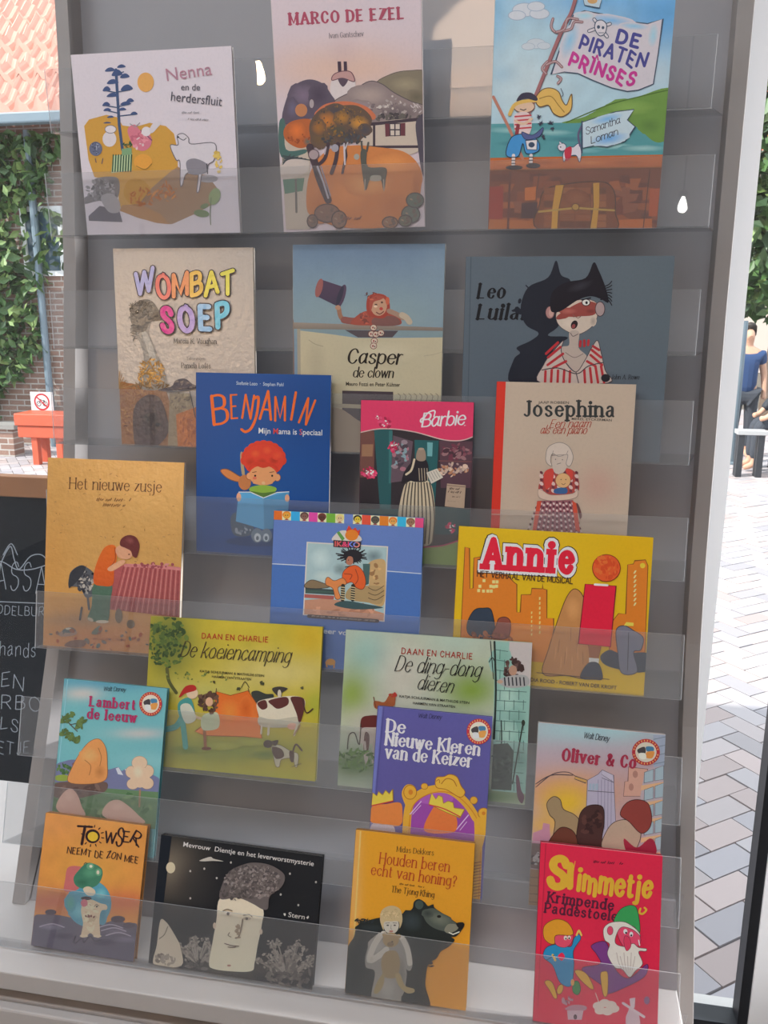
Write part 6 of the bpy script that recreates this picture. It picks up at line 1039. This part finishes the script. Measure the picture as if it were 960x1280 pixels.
c.C('a09a90', 34, 300, 680, 262, 740, 240, 820, 300, 790, 335, 760); c.C('a09a90', 30, 425, 695, 455, 760, 468, 840); c.E('a8a298', 318, 668, 16, 14); c.E('a8a298', 415, 690, 16, 12)
c.E('86704e', 360, 705, 46, 42); c.E('86704e', 325, 676, 14, 14); c.E('86704e', 405, 685, 13, 13); c.E('6a5840', 358, 730, 20, 14); c.E('1e1a16', 368, 715, 5, 4); c.S('7c6a4c', 305, 830, 330, 775, 390, 770, 412, 830, 402, 900, 370, 925, 320, 910); c.S('8a7854', 385, 905, 412, 900, 440, 965, 492, 985, 490, 1005, 450, 1008, 405, 965); c.S('80704e', 320, 895, 318, 960, 285, 1010, 262, 1000, 285, 940)
c.fin()

c = book('crimson red book with yellow bubble title, white bearded gnome and blond child', 9, 0.5426, 0.1554, 0.2246, 0.0005, 0.011, [(676.1, 1053.2), (828.2, 1070.3), (821.4, 1299.0), (666.3, 1275.7)], (640, 1030, .22917), 'a08c84', '981830')
c.bg('b41c38', [(700, 700, 200, 400, 'aa1a38', .5)]); c.C('9a1830', 5, 185, 100, 140, 1000)
c.X('4a1020', 445, 212, 610, 224, 16)
c.T('S', 'd48828', 205, 335, 285, 345, 150, w=24, con=.1); c.T('l', 'd48828', 308, 347, 332, 351, 140, w=0.9, con=0); c.L('d48828', 36, 320, 225, 316, 342); c.T('immetje', 'd48828', 360, 358, 752, 402, 118, w=19, gap=18, con=.1, jig=2)
c.T('Krimpende', '44162a', 195, 422, 548, 468, 52, w=17, con=.25, serif=7, gap=17); c.T('Paddestoelen', '44162a', 180, 480, 606, 532, 50, w=17, con=.25, serif=7, gap=17)
c.S('1e6e94', 172, 725, 188, 672, 250, 655, 318, 668, 338, 622, 362, 600, 374, 626, 335, 690, 338, 770, 322, 880, 262, 862, 222, 770, line='142a38', lw=3); c.S('b03a50', 234, 610, 328, 602, 322, 650, 285, 672, 240, 656, line='4a1420', lw=2); c.S('ce781e', 172, 612, 178, 552, 240, 518, 305, 538, 332, 602, 240, 606, 232, 652, 198, 646, line='5a2c14', lw=3); c.E('b8a8a0', 292, 620, 10, 12); c.E('b8a8a0', 312, 618, 9, 11); c.E('1c1218', 294, 624, 4, 5); c.E('1c1218', 312, 622, 4, 5); c.C('ce9a4a', 10, 352, 605, 365, 580, 378, 605); c.S('b41c38', 250, 720, 272, 700, 288, 722, 270, 745); c.L('d09040', 12, 222, 712, 236, 742); c.C('14303c', 4, 190, 740, 230, 715)
c.S('ce8628', 178, 862, 200, 850, 225, 872, 246, 942, 230, 948, 205, 905, line='5a2c14', lw=3); c.E('ce8628', 262, 900, 16, 28, 20, line='5a2c14', lw=3); c.S('2e6e3c', 335, 862, 362, 858, 374, 900, 358, 930, 332, 912, line='143018', lw=3); c.E('c07a3c', 330, 862, 10, 18)
c.S('5c2c64', 432, 662, 508, 640, 540, 720, 570, 800, 640, 840, 735, 762, 722, 830, 610, 892, 520, 925, 505, 890, 380, 790, 480, 762, 462, 710, line='2a142e', lw=3); c.S('ce8628', 342, 802, 372, 796, 412, 822, 444, 888, 430, 898, 375, 850, line='5a2c14', lw=3); c.S('ce8628', 482, 822, 500, 802, 522, 815, 520, 925, 498, 930, line='5a2c14', lw=3)
c.S('2a7c42', 555, 532, 590, 465, 650, 442, 684, 470, 696, 592, 640, 548, 600, 535, line='12381e', lw=3); c.C('d08e2c', 11, 700, 460, 695, 482, 712, 488, 732, 468, 722, 455); c.S('b03a54', 575, 560, 660, 555, 700, 620, 690, 660, 640, 690, 590, 640, line='4a1420', lw=2)
c.S('b6aaa2', 498, 575, 520, 545, 560, 532, 620, 535, 680, 575, 700, 610, 660, 575, 600, 560, 570, 600, 565, 650, 620, 668, 660, 650, 690, 672, 732, 678, 728, 692, 690, 696, 712, 760, 672, 800, 640, 834, 600, 790, 560, 780, 520, 710, 532, 655, 505, 630, line='4a3a3c', lw=3); c.E('b03a54', 535, 580, 16, 24, line='4a1420', lw=2); c.E('c4b8b0', 618, 585, 11, 14); c.E('c4b8b0', 650, 600, 10, 14); c.E('1c1218', 622, 592, 5, 6); c.E('1c1218', 650, 606, 5, 6); c.S('a82c48', 615, 610, 640, 620, 648, 665, 625, 690, 610, 650, line='4a1420', lw=2); c.L('c4b8b0', 6, 690, 632, 696, 660)
for i in range(6): c.C('8a7e78', 3, 570 + i * 20, 700 + (i % 2) * 20, 580 + i * 17, 750, 600 + i * 11, 795)
for x, y in ((470, 990), (505, 975), (540, 985), (555, 1005), (520, 1020), (480, 1015)): c.E('b8a49a', x, y, 30, 22)
c.L('b8a49a', 4, 455, 920, 475, 975); c.S('8f6a74', 290, 1010, 330, 985, 400, 990, 395, 1015); c.P('a08890', 300, 1015, 390, 1015, 380, 1065, 305, 1065); c.E('3a2a30', 345, 1050, 10, 14); c.P('a8949a', 620, 1050, 640, 1000, 690, 1020, 700, 1090, 620, 1090); c.P('b0a0a4', 640, 950, 672, 945, 668, 1000, 648, 1010); c.L('b0a0a4', 14, 605, 975, 720, 1050); c.E('6a4a6a', 735, 960, 16, 22); c.D(['7a4a5a', '94707a'], 300, 960, 30, 20, 12, 12, 2)
c.fin()
